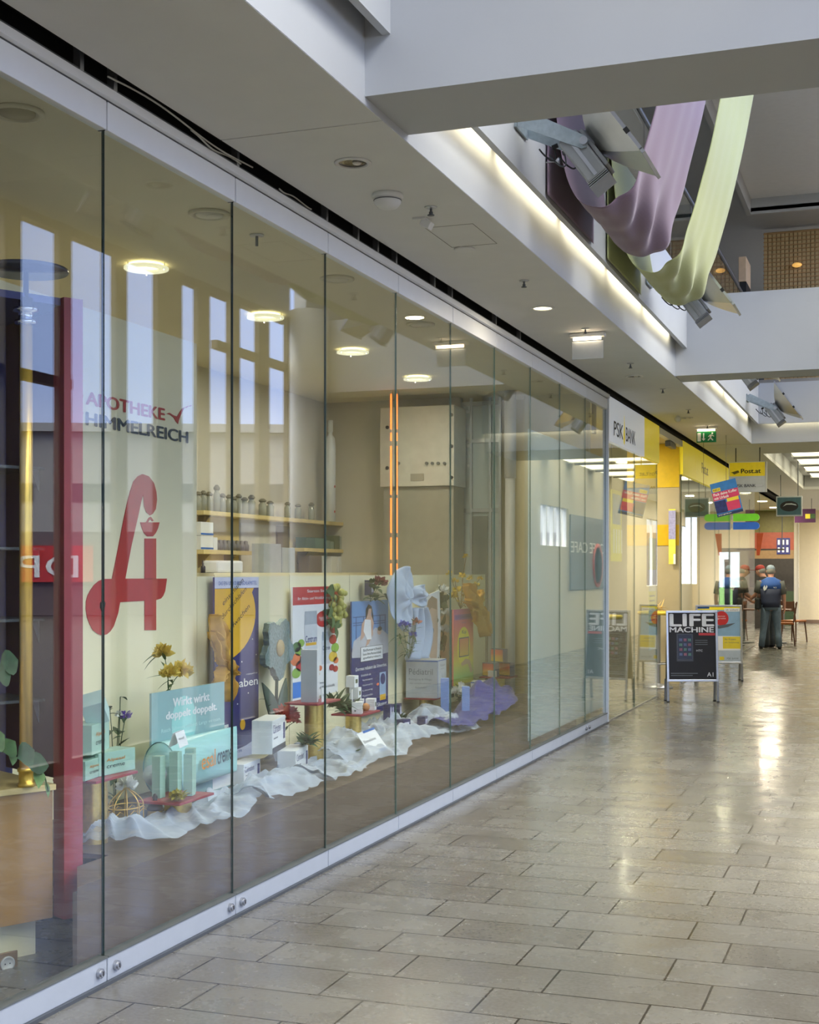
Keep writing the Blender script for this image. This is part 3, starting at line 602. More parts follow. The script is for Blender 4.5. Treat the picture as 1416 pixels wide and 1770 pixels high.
MB().lathe([(.03, .008), (.03, .014), (.024, .014), (.022, .010), (.001, .010)], (0, 0, 0), 24, q, 'X').build('socket_face', M('silver_plastic', (190, 190, 186), .3), so)
for s in (-1, 1): MB().cyl(q @ Vector((.0105, s*.01, 0)), q @ Vector((.0115, s*.01, 0)), .003).build('pin_hole', blackm, so)
t = bpy.data.objects['pharmacy_cabinet']
MB().box(-.06, .03, -.075, .01, .15, 2.69, LM).build('side_post', maroon, t)
MB().box(-.62, -.58, -1.6, .0, .16, 2.66, LM).build('back', M('cabinet_navy', (58, 64, 124), .5), t)
MB().box(-.62, -.06, -.03, -.005, .705, 2.66, LM).build('side', M('cabinet_plum', (74, 40, 62), .5), t)
MB().box(-.62, -.0, -1.6, -.0, 2.66, 2.69, LM).build('roof', M('cabinet_navy'), t)
for k, z in enumerate((1.02, 1.36, 1.66, 2.0)):
    MB().box(-.58, -.22, -1.6, -.03, z, z+.012, LM).build('shelf', M('shelf_glass', (110, 120, 130), .2, alpha=.6), t)
    MB().prism([(-.3, z), (-.24, z), (-.24, z-.09)], LM @ frame((0, -.045, 0), (1, 0, 0), (0, 0, 1)), .004).build('bracket', steel, t)
bl = [(M('blue_box', (40, 110, 190), .4), .30, 1.032, 'large blue carton on the lower cabinet shelf at the left edge'), (M('gold_tin', (190, 170, 110), .35, .5), .16, 1.372, 'gold tin box on the second cabinet shelf at the left edge'), (M('grey_box', (120, 130, 140), .4), .14, 1.672, 'grey carton on the third cabinet shelf at the left edge')]
for m_, h_, z, lb in bl: 
    o = MB().box(-.56, -.4, -.62, -.42, z, z+h_, LM, bev=.003).build('carton', m_); tag(o, lb, 'box')
t = thing('brass_pole', 'brass pole with a dark round disc on top standing on the wooden counter', 'pole', (0, 0, 0))
px_, py_ = P(45, 1372, X=-3.30).x, P(45, 1372, X=-3.30).y; t.location = (px_, py_, .705)
MB().lathe([(.026, .74), (.026, 2.66)], (px_, py_, 0), 20).build('pole', M('brass', (226, 186, 84), .3, .6, var=.05), t)
MB().lathe([(.034, .7055), (.034, .72), (.029, .722), (.029, .765), (.034, .767), (.034, .78), (.026, .782)], (px_, py_, 0), 24).build('foot', M('brass'), t)
MB().lathe([(.026, 2.56), (.045, 2.565), (.045, 2.58), (.03, 2.585), (.03, 2.61), (.05, 2.615), (.05, 2.63), (.03, 2.635), (.028, 2.67), (.012, 2.675), (.01, 2.775), (.001, 2.775)], (px_, py_, 0), 24).build('collar', M('chrome', (200, 200, 205), .15, 1), t)
MB().lathe([(.165, 2.775), (.168, 2.78), (.165, 2.79), (.001, 2.795)], (px_, py_, 0), 40).build('disc', M('smoked_disc', (60, 64, 84), .25), t)
# ---- pharmacy ceiling rings
warm = M('ring_glow', (255, 238, 176), .5, emit=5, var=.01)
for i, (px, yy) in enumerate([(253, 457), (459, 543), (610, 604), (722, 651)]):
    p = P(px, yy, Z=3.37); t = thing('ring_light', ['first', 'second', 'third', 'fourth'][i]+' lit glass ring light on the pharmacy ceiling counted from the left', 'ceiling light', (p.x, p.y, 3.33))
    MB().lathe([(.13, 3.352), (.13, 3.34), (.075, 3.34), (.075, 3.352)], (p.x, p.y, 0), 36).build('glass_ring', M('ring_glass', (236, 232, 196), .2, emit=.9), t)
    MB().lathe([(.10, 3.3695), (.10, 3.353), (.07, 3.353), (.07, 3.3695)], (p.x, p.y, 0), 36).build('lamp', warm, t)
    for a in (0, 2.1, 4.2): MB().cyl((p.x+.12*math.cos(a), p.y+.12*math.sin(a), 3.33), (p.x+.12*math.cos(a), p.y+.12*math.sin(a), 3.37), .003).build('pin', steel, t)
    area_light('glow', (p.x, p.y, 3.335), (0, 0, 0), .24, .24, 22, (1, .9, .68), None, 'DISK')
for i, (px, yy) in enumerate([(30, 193), (362, 369), (583, 481), (727, 560)]):
    p = P(px, yy, Z=3.37); t = thing('ceiling_speaker', ['first', 'second', 'third', 'fourth'][i]+' unlit round fitting with pale rim on the pharmacy ceiling counted from the left', 'ceiling fitting', (p.x, p.y, 3.35))
    MB().lathe([(.105, 3.3699), (.105, 3.36), (.085, 3.356), (.08, 3.362), (.072, 3.3695)], (p.x, p.y, 0), 36).build('rim', M('rim_beige', (206, 200, 172), .4), t)
    MB().lathe([(.07, 3.3699), (.068, 3.358), (.001, 3.356)], (p.x, p.y, 0), 30).build('lens', M('lens_cream', (214, 210, 190), .4) if i else M('speaker_mesh', (170, 162, 128), .6), t)
p = P(444, 406, Z=3.37); t = thing('sprinkler', 'sprinkler head inside the pharmacy between the second unlit fitting and the third glass panel', 'sprinkler', (p.x, p.y, 3.31))
MB().lathe([(.04, 3.3699), (.036, 3.362), (.001, 3.362)], (p.x, p.y, 0), 20).build('plate', steel, t); MB().cyl((p.x, p.y, 3.365), (p.x, p.y, 3.31), .008).build('bulb', alud, t)
# ---- rear wall: shelves
SX = -5.6
def shelf(x0, x1, py, label, X=SX):
    a, b = P(x0, py, X=X), P(x1, py, X=X)
    t = thing('wall_shelf', label, 'shelf', (X-.05, (a.y+b.y)/2, a.z-.12))
    MB().box(X-.13, X+.05, a.y, b.y, a.z-.035, a.z).build('board', M('ash_shelf', (214, 196, 138), .5), t)
    for y in (a.y+.25, b.y-.3): MB().prism([(0, 0), (.12, 0), (0, -.12)], frame((X-.13, y, a.z-.035), (1, 0, 0), (0, 0, 1)), .02).build('bracket', M('bracket_brown', (140, 120, 90), .5), t)
    return a.z
a, b = P(342, 882, X=SX), P(412, 882, X=SX); t = thing('wood_panelling', 'yellow ash panelling behind the left wall shelves', 'wall panel', (SX-.14, 10, 0))
MB().box(-5.745, -5.73, P(330, 900, X=-5.7).y, P(418, 900, X=-5.7).y, 0, 2.06).build('panel', M('ash_panel', (214, 194, 130), .5, var=.04), t)
t = thing('wood_panelling', 'yellow ash panelling behind the right wall shelves', 'wall panel', (SX-.14, 13, 0))
MB().box(-5.745, -5.73, P(506, 900, X=-5.7).y, P(600, 900, X=-5.7).y, 0, 2.06).build('panel', M('ash_panel'), t)
t = thing('rear_door', 'grey door with pale leaf in the pharmacy back wall between the shelves', 'door', (-5.74, 12, 0))
MB().box(-5.745, -5.72, P(420, 900, X=-5.7).y, P(480, 900, X=-5.7).y, 0, 2.02).build('leaf', M('door_pale', (206, 206, 196), .5), t)
MB().box(-5.745, -5.70, P(480, 900, X=-5.7).y, P(500, 900, X=-5.7).y, 0, 2.02).build('frame', M('door_grey', (120, 116, 108), .5), t)
zt = shelf(343, 634, 882, 'long top wall shelf with a row of glass jars')
zm = shelf(343, 437, 950, 'short middle wall shelf on the left with white boxes')
zn = shelf(518, 627, 947, 'short middle wall shelf on the right with green binders')
zl = shelf(520, 627, 993, 'lowest wall shelf on the right with white folders')
glassj = M('jar_glass', (170, 174, 160), .15, alpha=.75)
for i, px in enumerate([348, 357, 367, 380, 390, 401, 409, 418, 428, 440, 459, 472, 502, 520, 543]):
    p = P(px, 882, X=SX); hgt = (.24 if i == 3 else .17+R.uniform(-.02, .02)); r = .034+R.uniform(-.004, .004)
    t = thing('storage_jar', 'lidded glass pharmacy jar on the long top shelf', 'jar', (SX-.03, p.y, zt), group='glass jars on the top shelf')
    MB().lathe([(r, 0), (r, hgt*.65), (r*.6, hgt*.75), (r*.6, hgt*.8)], (SX-.03, p.y, zt), 14).build('body', glassj, t)
    MB().lathe([(r*.7, hgt*.8), (r*.95, hgt*.84), (r*.95, hgt*.9), (r*.4, hgt), (.001, hgt)], (SX-.03, p.y, zt), 14).build('lid', M('jar_lid', (120, 116, 98), .4), t)
def cart(px0, px1, z0, h, m_, label, X=SX, dx=.12, cat='box', group=None, name='carton', band=None):
    a, b = P(px0, 950, X=X).y, P(px1, 950, X=X).y
    if band is None:
        o = MB().box(X-dx+.03, X+.03, a, b, z0, z0+h, bev=.003).build(name, m_); tag(o, label, cat, group); return o
    t = thing(name, label, cat, (X, (a+b)/2, z0), group=group)
    MB().box(X-dx+.03, X+.03, a, b, z0, z0+h, bev=.003).build('body', m_, t); MB().box(X+.03, X+.0315, a, b, z0+.005, z0+.02).build('stripe', band, t); return t
blue = M('blue_print', (40, 100, 180), .4)
cart(342, 363.5, zm, .12, whitec, 'white carton with blue stripe, lower of the two on the middle shelf', band=blue); cart(342, 363.5, zm+.122, .115, whitec, 'white carton with blue stripe, upper of the two on the middle shelf', band=blue)
cart(364.5, 371, zm, .11, whitec, 'narrow white carton beside the stacked pair on the middle shelf')
for i, px in enumerate([379, 386, 393, 400, 408, 415, 423, 430]):
    p = P(px, 945, X=SX); tag(MB().lathe([(.03, 0), (.032, .05), (.02, .07), (.02, .09), (.001, .095)], (SX-.03, p.y, zm), 12).build('pill_bottle', M('grey_bottle', (120, 118, 116), .4)), 'small grey bottle in the row on the left middle shelf', 'bottle', 'small grey bottles on the left middle shelf')
for i, (a, b, m_, h) in enumerate([(525, 540, (90, 110, 100), .15), (540, 556, (104, 128, 112), .15), (560, 566, (110, 130, 120), .12), (567, 573, (110, 130, 120), .11), (574, 583, (88, 96, 66), .2), (584, 590, (150, 160, 156), .19), (592, 598, (120, 136, 130), .17), (599, 605, (124, 140, 134), .17), (606, 612, (120, 136, 130), .17)]):
    cart(a, b, zn, h*.72, M('binder_%d' % i, m_, .5), 'green-grey binder standing on the right middle shelf', cat='binder', group='binders on the right middle shelf', name='binder')
for i, (a, b) in enumerate([(530, 552), (554, 560), (569, 578), (581, 590), (596, 606)]):
    cart(a, b, zl, .19, whitec if i else M('plum_box', (126, 112, 104), .5), 'white folder with dark spine mark on the lowest right shelf' if i else 'brown-grey box at the left end of the lowest right shelf', cat='folder' if i else 'box', group='white folders on the lowest shelf' if i else None, name='folder' if i else 'carton', band=M('spine_mark', (90, 90, 84), .5) if i else None)
p = P(571, 905, X=-5.55); t = thing('giant_bottle', 'tall white bottle shaped display standing on the top shelf', 'display', (-5.55, p.y, zt))
MB().lathe([(.055, 0), (.058, .78), (.05, .86), (.022, .9), (.022, .93), (.03, .93), (.03, 1.05), (.001, 1.05)], (-5.55, p.y, zt), 22).build('body', M('pale_plastic', (214, 220, 224), .4), t)
for z in (.36, .1): MB().ball((-5.495, p.y-.01, zt+z), .014, sx=.3).build('red_dot', redp, t)
cart(451, 481, 1.56-.0, .26, greyc, 'pale grey carton standing on the sill behind the navy poster', X=-5.3); cart(483, 505, 1.56, .23, greyc, 'smaller grey carton next to the pale grey one on the sill', X=-5.3)
t = thing('sill_cupboard', 'long cream cupboard under the shelves of the pharmacy', 'cupboard', (-5.4, 11.5, 0))
MB().box(-5.72, -5.12, 9.6, 13.2, 0, 1.56).build('body', cream, t)
for k in range(4): MB().box(-5.12, -5.105, 9.62+k*.9, 10.48+k*.9, .05, 1.52).build('door', cream, t)
wb = MB().box(-5.3, -5.15, P(368, 995, X=-5.2).y, P(412, 995, X=-5.2).y, 1.56, 1.66, bev=.02).build('white_bag', whitec); tag(wb, 'crumpled white bag on the cupboard above the navy poster', 'bag')
p = P(351, 995, X=-5.2); tag(MB().lathe([(.02, 0), (.02, .05), (.008, .06), (.008, .1), (.001, .1)], (-5.2, p.y, 1.56), 12).build('dropper_bottle', M('dark_bottle', (50, 48, 60), .3)), 'tiny dark dropper bottle at the left end of the cupboard', 'bottle')
# ---- rear cross wall, wall box, neon reflection, glazed partition
struct('wall_back_pharmacy', MB().box(-5.75, -4.25, 13.3, 13.4, 0, 3.37), M('cross_wall_grey', (190, 188, 176), .7, var=.02))
a, b = P(657, 705, Y=12.9), P(785, 839, Y=12.9)
t = thing('dispensing_machine', 'large white wall cabinet with black corner screws and four small dials', 'cabinet', ((a.x+b.x)/2, 13.1, b.z))
MB().box(a.x, b.x, 12.9, 13.295, b.z, a.z, bev=.006).build('body', M('cabinet_white', (200, 200, 190), .4), t)
bk = M('screw_black', (26, 28, 30), .4)
for (px, py) in ((667, 739), (667, 809), (784, 717), (784, 771), (784, 825)):
    q = P(px, py, Y=12.9); MB().cyl((q.x+(.02 if px < 700 else -.02), 12.9, q.z), (q.x+(.02 if px < 700 else -.02), 12.885, q.z), .018, n=14).build('screw', bk, t)
for px in (690, 738, 748, 758, 769):
    q = P(px, 801, Y=12.9); MB().cyl((q.x, 12.9, q.z), (q.x, 12.88, q.z), .016, n=12).build('dial', M('dial_grey', (90, 96, 100), .4), t)
q0, q1 = P(710, 819, Y=12.9), P(733, 831, Y=12.9); MB().box(q0.x, q1.x, 12.894, 12.9, q1.z, q0.z).build('label_plate', M('plate_grey', (150, 148, 136), .5), t)
MB().box(a.x+.02, b.x-.02, 12.95, 13.295, 0, b.z-.002).build('pedestal', M('pedestal_grey', (150, 150, 138), .6), t)
neon = M('neon_orange', (255, 126, 48), .5, emit=2.6, var=.01)  # glowing tubes inside the shop stand in for neon mirrored in the glass
for px, lb in ((676, 'left of the two broken vertical lines of reflected orange neon'), (686, 'right of the two broken vertical lines of reflected orange neon')):
    t = thing('neon_reflection', lb, 'neon reflection', (P(px, 990, Y=12.55).x, 12.55, 1.5))
    for (y0, y1) in ((681, 742), (748, 762), (771, 855), (861, 921), (929, 967), (974, 999)):
        u, v = P(px, y0, Y=12.55), P(px, y1, Y=12.55); MB().cyl(v, (v.x, 12.55, u.z), .0075, n=8).build('tube', neon, t)
    q = P(px, 990, Y=12.55); MB().box(q.x-.006, q.x+.006, 12.57, 12.58, 0, 3.36).build('back_rod', M('clear_rod', (170, 168, 150), .3), t)
t = thing('glazed_partition', 'pale blue glazed partition with silver frames at the right end of the pharmacy', 'partition', (-3.8, 13.4, 0))
pa = M('pale_blue_pane', (190, 208, 214), .3, var=.03, trans=.4); fr_ = M('frame_silver', (150, 160, 168), .4, .3)
xs = [P(x, 900, Y=13.35).x for x in (798, 815, 848, 865)]
MB().box(xs[0], xs[-1], 13.36, 13.37, 0, 3.3).build('panes', pa, t)
for x in xs: MB().box(x-.012, x+.012, 13.33, 13.36, 0, 3.36).build('upright', fr_, t)
for z in (P(830, 762, Y=13.35).z, P(830, 882, Y=13.35).z, 3.3): MB().box(xs[0], xs[-1], 13.335, 13.36, z-.02, z+.02).build('crossbar', fr_, t)
MB().box(xs[1]+.02, xs[2]-.03, 13.34, 13.358, 0, P(830, 892, Y=13.35).z).build('dark_door', M('door_slate', (92, 104, 106), .4), t)
for k in range(9): MB().box(xs[0]+.012, xs[1]-.014, 13.335, 13.345, 3.2-k*.07, 3.235-k*.07).build('blind_slat', M('slat_pale', (190, 200, 206), .4), t)
struct('wall_back_pharmacy', MB().box(-3.6, -2.99, 13.45, 13.5, 0, 3.37), M('pale_olive', (190, 188, 160), .7, var=.02))
q = P(882, 988, Y=13.0); t = thing('round_column', 'slim white round column behind the frosted glass', 'column', (q.x, 13.0, 0)); MB().lathe([(.05, 0), (.05, 2.5)], (q.x, 13.0, 0), 24).lathe([(.06, 2.5), (.06, 3.365)], (q.x, 13.0, 0), 24).build('shaft', white, t)
# ------------------------------------------------------------------ window display
def riser(px, X, zt, r, bx, by, label, yoff=.0, back=0):
    y = P(px, 1300, X=X).y; t = thing('display_riser', label, 'display stand', (X, y, DZ), group='gold risers with maroon boards')
    MB().cyl((X, y, DZ+.001), (X, y, zt-.012), r, n=32).build('column', gold, t)
    MB().box(X-bx/2+back, X+bx/2+back, y-by/2+yoff, y+by/2+yoff, zt-.012, zt, bev=.002).build('board', maroon, t); return X+back, y+yoff, zt
R1 = riser(162, -3.35, .668, .062, .22, .34, 'gold riser with maroon board carrying the mint cartons at the far left', .02)
R2 = riser(308, -3.26, .49, .066, .23, .34, 'gold riser with maroon board in front of the cream tube display', -.02)
R3 = riser(543, -3.40, .772, .06, .22, .36, 'tallest gold riser, between the silver flower and the blue poster', -.02)
R4 = riser(611, -3.50, .606, .055, .22, .36, 'gold riser carrying small white cartons in front of the blue poster', .05)
R5 = riser(680, -3.52, .446, .06, .26, .34, 'lowest gold riser carrying dark blue packs', .0)
R6 = riser(737, -3.69, .53, .06, .27, .34, 'gold riser under the big grey and white display box')
R7 = riser(862, -3.58, .574, .06, .30, .30, 'gold riser carrying rainbow cartons at the right end of the display')
def pack(x, y, z, dx, dy, dz, m_, label, rz=0, name='medicine_carton', cat='box', group=None, deco=None, ry=0):
    mt = Matrix.Translation((x, y, z)) @ Matrix.Rotation(rz, 4, 'Z') @ Matrix.Rotation(ry, 4, 'X')
    if not deco:
        o = MB().box(-dx/2, dx/2, -dy/2, dy/2, 0, dz, mt, bev=.0015).build(name, m_); tag(o, label, cat, group); return o, mt
    t = thing(name, label, cat, (x, y, z), rz, group)
    MB().box(-dx/2, dx/2, -dy/2, dy/2, 0, dz, mt, bev=.0015).build('body', m_, t)
    fx = mt @ frame((dx/2+.0004, -dy/2, 0), (0, 1, 0), (0, 0, 1)); fy = mt @ frame((-dx/2, -dy/2-.0004, 0), (1, 0, 0), (0, 0, 1))
    for d in deco:
        k = d[0]; F = fx if d[1] == 'x' else fy; W = dy if d[1] == 'x' else dx
        if k == 't': text(d[2], F @ Matrix.Translation((d[3]*W, d[4]*dz, 0)), d[5]*W, d[6]*dz, d[7], t)
        if k == 'r': MB().box(d[2]*W, d[3]*W, d[4]*dz, d[5]*dz, 0, .0006, F).build(d[7] if len(d) > 7 else 'print_area', d[6], t)
    return t, mt
orn = M('orange_ink', (214, 140, 60), .5)
mdec = [('t', 'x', 'Alpesal', .2, .55, .5, .18, orn), ('t', 'x', 'creme', .2, .3, .5, .12, dteal)]
x, y, z = R1
pack(x-.0, y-.10, z+.001, .11, .20, .085, minty, 'mint carton lying at the front left of the left riser', .15, deco=mdec)
pack(x+.01, y+.075, z+.001, .11, .26, .10, minty, 'mint carton lying at the front right of the left riser', -.1, deco=mdec)
pack(x-.02, y-.02, z+.103, .10, .24, .13, minty, 'mint carton on top of the two lying ones on the left riser', .25, deco=mdec)
t = thing('medicine_carton', 'pale mint folded carton tilted on top of the mint stack', 'box', (x, y+.03, z+.235))
MB().box(-.05, .05, -.05, .05, 0, .11, Matrix.Translation((x, y+.02, z+.25)) @ Matrix.Rotation(.6, 4, 'X') @ Matrix.Rotation(.5, 4, 'Z'), bev=.002).build('body', tealw, t)
x, y, z = R2
for k, (a, b, h) in enumerate(((-.06, -.04, .2), (-.0, -.0, .215), (.045, -.03, .2), (.02, .09, .22))):
    pack(x+a, y-.06+k*.055, z+.001, .045, .05, h, minty, ['first', 'second', 'third', 'tallest and last'][k]+' upright mint carton on the low riser, counted from the left', .1*k)
t = thing('price_card', 'small folded white price card on top of the upright mint cartons', 'card', (x, y+.02, z+.225))
f = frame((x+.03, y-.02, z+.235), (0, 1, .1), (-.35, 0, 1)); MB().box(0, .085, 0, .075, 0, .001, f).build('front_leaf', wp, t); MB().box(0, .085, 0, .075, -.001, 0, frame((x-.03, y-.02, z+.235), (0, 1, .1), (.35, 0, 1))).build('rear_leaf', wp, t)
text('Wirkstoff', f @ Matrix.Translation((.015, .035, 0)), .05, .012, grayink, t)
def tuft(c, r, n, m_, name, label, cat='plant', L=.05, W=.014, sz=.6, group=None):
    mb = MB()
    for k in range(n):
        a = R.uniform(0, 2*PI); e_ = R.uniform(.0, 1.4); d = Vector((math.cos(a)*math.cos(e_), math.sin(a)*math.cos(e_), math.sin(e_)*sz+.05))
        b = Vector(c)+Vector((R.uniform(-r, r)*.6, R.uniform(-r, r)*.6, R.uniform(0, r*.5)))
        mb.leaf(b, d, (0, 0, 1), L*R.uniform(.6, 1.2), W*R.uniform(.7, 1.2), R.uniform(0, .5))
    return tag(mb.build(name, m_), label, cat, group)
tuft((x+.07, y-.10, z+.004), .05, 90, M('yellow_moss', (170, 158, 60), .8, var=.3, scale=40), 'moss_tuft', 'yellow-green moss tuft on the low riser', L=.035, W=.018)
# ---- giant cream tube standee
TX = -3.52
a, b = P(262, 1287, X=TX), P(388, 1256, X=TX)
t = thing('cream_tube_display', 'large teal cardboard display with a giant cream tube lying across it', 'display', (TX, (a.y+b.y)/2, DZ))
zt_ = P(261, 1199, X=TX).z; zb2 = P(262, 1287, X=TX).z; zc = P(262, 1380, X=TX).z
hb = MB().box(TX-.012, TX, a.y, b.y, zb2-.02, zt_).build('header_board', tealp, t)
f = FX((TX+.0005, a.y, zb2)); Wd = b.y-a.y; Hd = zt_-zb2
text('Wirkt wirkt', f @ Matrix.Translation((.27*Wd, .66*Hd, 0)), .50*Wd, .17*Hd, wp, hb, bold=.035); text('doppelt doppelt.', f @ Matrix.Translation((.18*Wd, .38*Hd, 0)), .70*Wd, .2*Hd, wp, hb, bold=.035)
text('Rasch Schmerz stillend. Lange wirksam.', f @ Matrix.Translation((.12*Wd, .16*Hd, 0)), .82*Wd, .1*Hd, M('pale_teal_ink', (200, 232, 230), .4), hb)
MB().prism(disc(f, .42*Wd, .3*Hd, .13, .14), f, .0003).build('circle_print', M('teal_mid', (160, 216, 214), .4), hb)
zm_ = P(330, 1315, X=TX+.06).z; K = 20; L_ = b.y+.03-(a.y-.02)
def tubef(u, v):
    fl = u**1.6; r = .135; an = 2*PI*v; return Vector((TX+.06+math.cos(an)*r*.7*(1-fl)+.004*math.cos(an), a.y-.02+u*L_, zm_+math.sin(an)*(r*(1-fl)+.125*fl)))
tb = MB().grid(tubef, 24, 28).build('tube_body', M('tube_pale_teal', (166, 216, 216), .3, var=.02), t)
f2 = frame((TX+.152, a.y+.24*L_, zm_-.035), (-.075, .56, .0), (0, 0, 1))
text('esal', f2 @ Matrix.Translation((.02, .0, .012)), .2, .085, orn, tb, bold=.01); text('creme', f2 @ Matrix.Translation((.235, .0, .018)), .22, .06, dteal, tb, bold=.015)
cp = MB()
for k in range(6): cp.lathe([(.05, -.014*k-.005), (.05, -.014*k-.010), (.043, -.014*k-.012), (.043, -.014*k-.019)], (TX+.06, a.y-.02, zm_-.02), 24, None, 'Y')
cp.lathe([(.04, .0), (.04, -.09), (.001, -.092)], (TX+.06, a.y-.02, zm_-.02), 28, None, 'Y'); cp.build('screw_neck', M('silver_neck', (176, 196, 204), .3, .4), t)
MB().lathe([(.094, .012), (.092, .0), (.06, -.014), (.04, -.02), (.001, -.02)], (TX+.06, a.y-.02, zm_), 28, Matrix.Translation((0, 0, zm_)) @ Matrix.Diagonal((1, 1, 1.42, 1)) @ Matrix.Translation((0, 0, -zm_)), 'Y').build('tube_shoulder', M('tube_pale_teal'), t)
bb = MB().box(TX-.0, TX+.012, a.y+.08, b.y+.10, DZ+.001, zm_-.09).build('base_board', tealp, t); MB().box(TX+.012, TX+.013, a.y+.62, b.y+.09, DZ+.01, DZ+.13).build('label', wp, bb)
text('Alpesal', FX((TX+.0132, a.y+.64, DZ+.07)), .14, .035, grayink, bb)
# ---- posters on the back panel
def poster(px0, px1, pyt, pyb, name, label, m_, X=-3.80, th=.012):
    a = P(px0, pyb, X=X); y1 = P(px1, 988, X=X).y; zt0 = P(px0, pyt, X=X).z
    t = thing(name, label, 'poster', (X-th/2, (a.y+y1)/2, a.z)); MB().box(X-th, X, a.y, y1, a.z, zt0).build('board', m_, t)
    W, H = y1-a.y, zt0-a.z; f = FX((X+.0006, a.y, a.z))
    def r(u0, u1, v0, v1, m2, nm='print_area', lift=0): return MB().box(u0*W, u1*W, v0*H, v1*H, lift, lift+.0006, f).build(nm, m2, t)
    def tx(s, u0, u1, v0, v1, m2, bold=0, rot=0, nm='lettering'):
        return text(s, f @ Matrix.Translation((u0*W, v0*H, .0012)) @ Matrix.Rotation(rot, 4, 'Z'), (u1-u0)*W, (v1-v0)*H, m2, t, nm, bold, .0008)
    def pg(pts, m2, nm='print_shape', lift=.0006): return MB().prism([(u*W, v*H) for u, v in pts], f @ Matrix.Translation((0, 0, lift)), .0006).build(nm, m2, t)
    def el(u, v, ru, rv, m2, nm='print_shape', lift=.0006, n=28, a0=0, a1=2*PI): return pg([(u+ru*math.cos(a0+(a1-a0)*k/n), v+rv*math.sin(a0+(a1-a0)*k/n)) for k in range(n)], m2, nm, lift)
    return t, r, tx, pg, el, W, H
t, r, tx, pg, el, W, H = poster(371, 447, 998, 1322, 'sleep_poster', 'tall navy poster with a big yellow moon and white lettering', navy)
r(0, 1, .94, 1, M('lilac_print', (206, 212, 232), .4)); tx('DAS EIN- UND DURCHSCHLAFMITTEL', .08, .95, .957, .978, blue)
pts = [(0, .938), (.88, .938)]+[(.08+.84*math.cos(a), .80+.26*math.sin(a)) for a in [.45-k*.14 for k in range(14)]]+[(0, .55)]
pg([(max(0, u), v) for u, v in pts], yel, 'moon')
for s, u0, u1, v0, v1 in (('einschlafen', .18, .7, .845, .875), ('durchschlafen', .16, .78, .77, .80), ('aufwachen', .3, .85, .69, .72)): tx(s, u0, u1, v0, v1, ink, 0, .5, 'handwriting')
for u, v in ((.88, .76), (.85, .65), (.6, .53), (.94, .56), (.3, .42), (.75, .35), (.5, .3)): el(u, v, .012, .004, wp, 'star', n=8)
tx('calmaben', .1, .97, .39, .435, wp, .01); tx('rezeptfrei', .7, .96, .45, .462, wp)
pg([(0, 0), (1, 0), (1, .09), (.7, .06), (.5, .05), (.3, .06), (0, .1)], M('lilac_print'), 'lower_arc'); r(.1, .3, .13, .2, wp, 'logo_area'); pg([(.14, .14), (.2, .19), (.24, .16), (.28, .19), (.26, .14), (.2, .17)], navy, 'logo_mark', .0013); el(.62, .18, .06, .03, yel)
tx('IHR APOTHEKER', .1, .6, .03, .045, blue)
t, r, tx, pg, el, W, H = poster(506, 584, 1015, 1212, 'fruit_poster', 'white poster with red header, pill bottles and fruit', wp)
r(0, 1, .84, 1, redp); tx('Starten Sie jetzt', .3, .88, .94, .975, wp, .01, 0); tx('Ihr Aktiv- und Wohlfühlprogramm', .1, .95, .875, .91, wp, .005)
bm_ = M('bottle_white', (206, 212, 220), .4); bs = M('bottle_shade_ink', (170, 180, 192), .4)
r(.24, .52, .30, .76, bm_, 'bottle_print', .0006); r(.25, .51, .66, .78, bs, 'bottle_cap_print', .0012); r(.62, .82, .28, .55, bm_, 'bottle_print', .0006); r(.63, .81, .50, .58, bs, 'bottle_cap_print', .0012)
tx('Centrum', .26, .51, .50, .56, navy, .01); r(.27, .50, .47, .495, yel, 'colour_bar', .0013); tx('Centrum', .64, .81, .41, .45, navy, .01); el(.66, .70, .17, .075, redp, 'round_badge')
tx('Natürlich', .56, .78, .70, .725, wp); tx('Wirkung', .58, .76, .675, .70, wp)
fc = [M('fruit_red', (176, 40, 40), .5, var=.15), M('fruit_yellow', (226, 190, 60), .5, var=.15), M('fruit_green', (140, 180, 70), .5, var=.15), M('fruit_orange', (222, 120, 60), .5, var=.15), M('fruit_leaf', (80, 120, 60), .5, var=.2), M('berry_red', (160, 30, 50), .5)]
for u, v, s, c in ((.08, .47, .09, 4), (.17, .5, .07, 2), (.06, .36, .11, 3), (.16, .3, .1, 0), (.07, .24, .09, 2), (.2, .36, .06, 5), (.12, .43, .08, 2), (.9, .60, .09, 0), (.88, .5, .09, 0), (.93, .42, .09, 2), (.88, .34, .1, 1), (.95, .3, .06, 3), (.85, .24, .06, 5), (.94, .22, .06, 0), (.58, .25, .05, 3), (.45, .24, .05, 5), (.38, .22, .04, 5), (.53, .2, .05, 1), (.28, .27, .06, 4)): el(u, v, s, s*.5, fc[c], 'fruit_print', .0014, 16)
tx('Jetzt neu', .4, .7, .1, .125, grayink); tx('Vitamine und Mineralstoffe', .3, .92, .06, .085, grayink); r(.0, .22, .02, .16, M('sky_blue_print', (60, 130, 220), .4), lift=.0006)
t, r, tx, pg, el, W, H = poster(608, 671, 1040, 1243, 'snoring_poster', 'blue poster with a woman sitting up in bed holding her nose', navy)
r(0, 1, .60, 1, M('bedroom_blue', (104, 150, 206), .4, var=.06)); bf_ = M('bed_frame_ink', (40, 80, 140), .4)
for v in (.86, .81, .79): r(.03, .92, v, v+.008, bf_, 'bed_frame_print', .0006)
for u in (.1, .3, .75, .9): r(u, u+.02, .66, .87, bf_, 'bed_frame_print', .0006)
sk = M('skin_print', (206, 168, 146), .5); dk = M('hair_print', (50, 36, 34), .5); bd = M('bedding_print', (190, 192, 200), .5, var=.08)
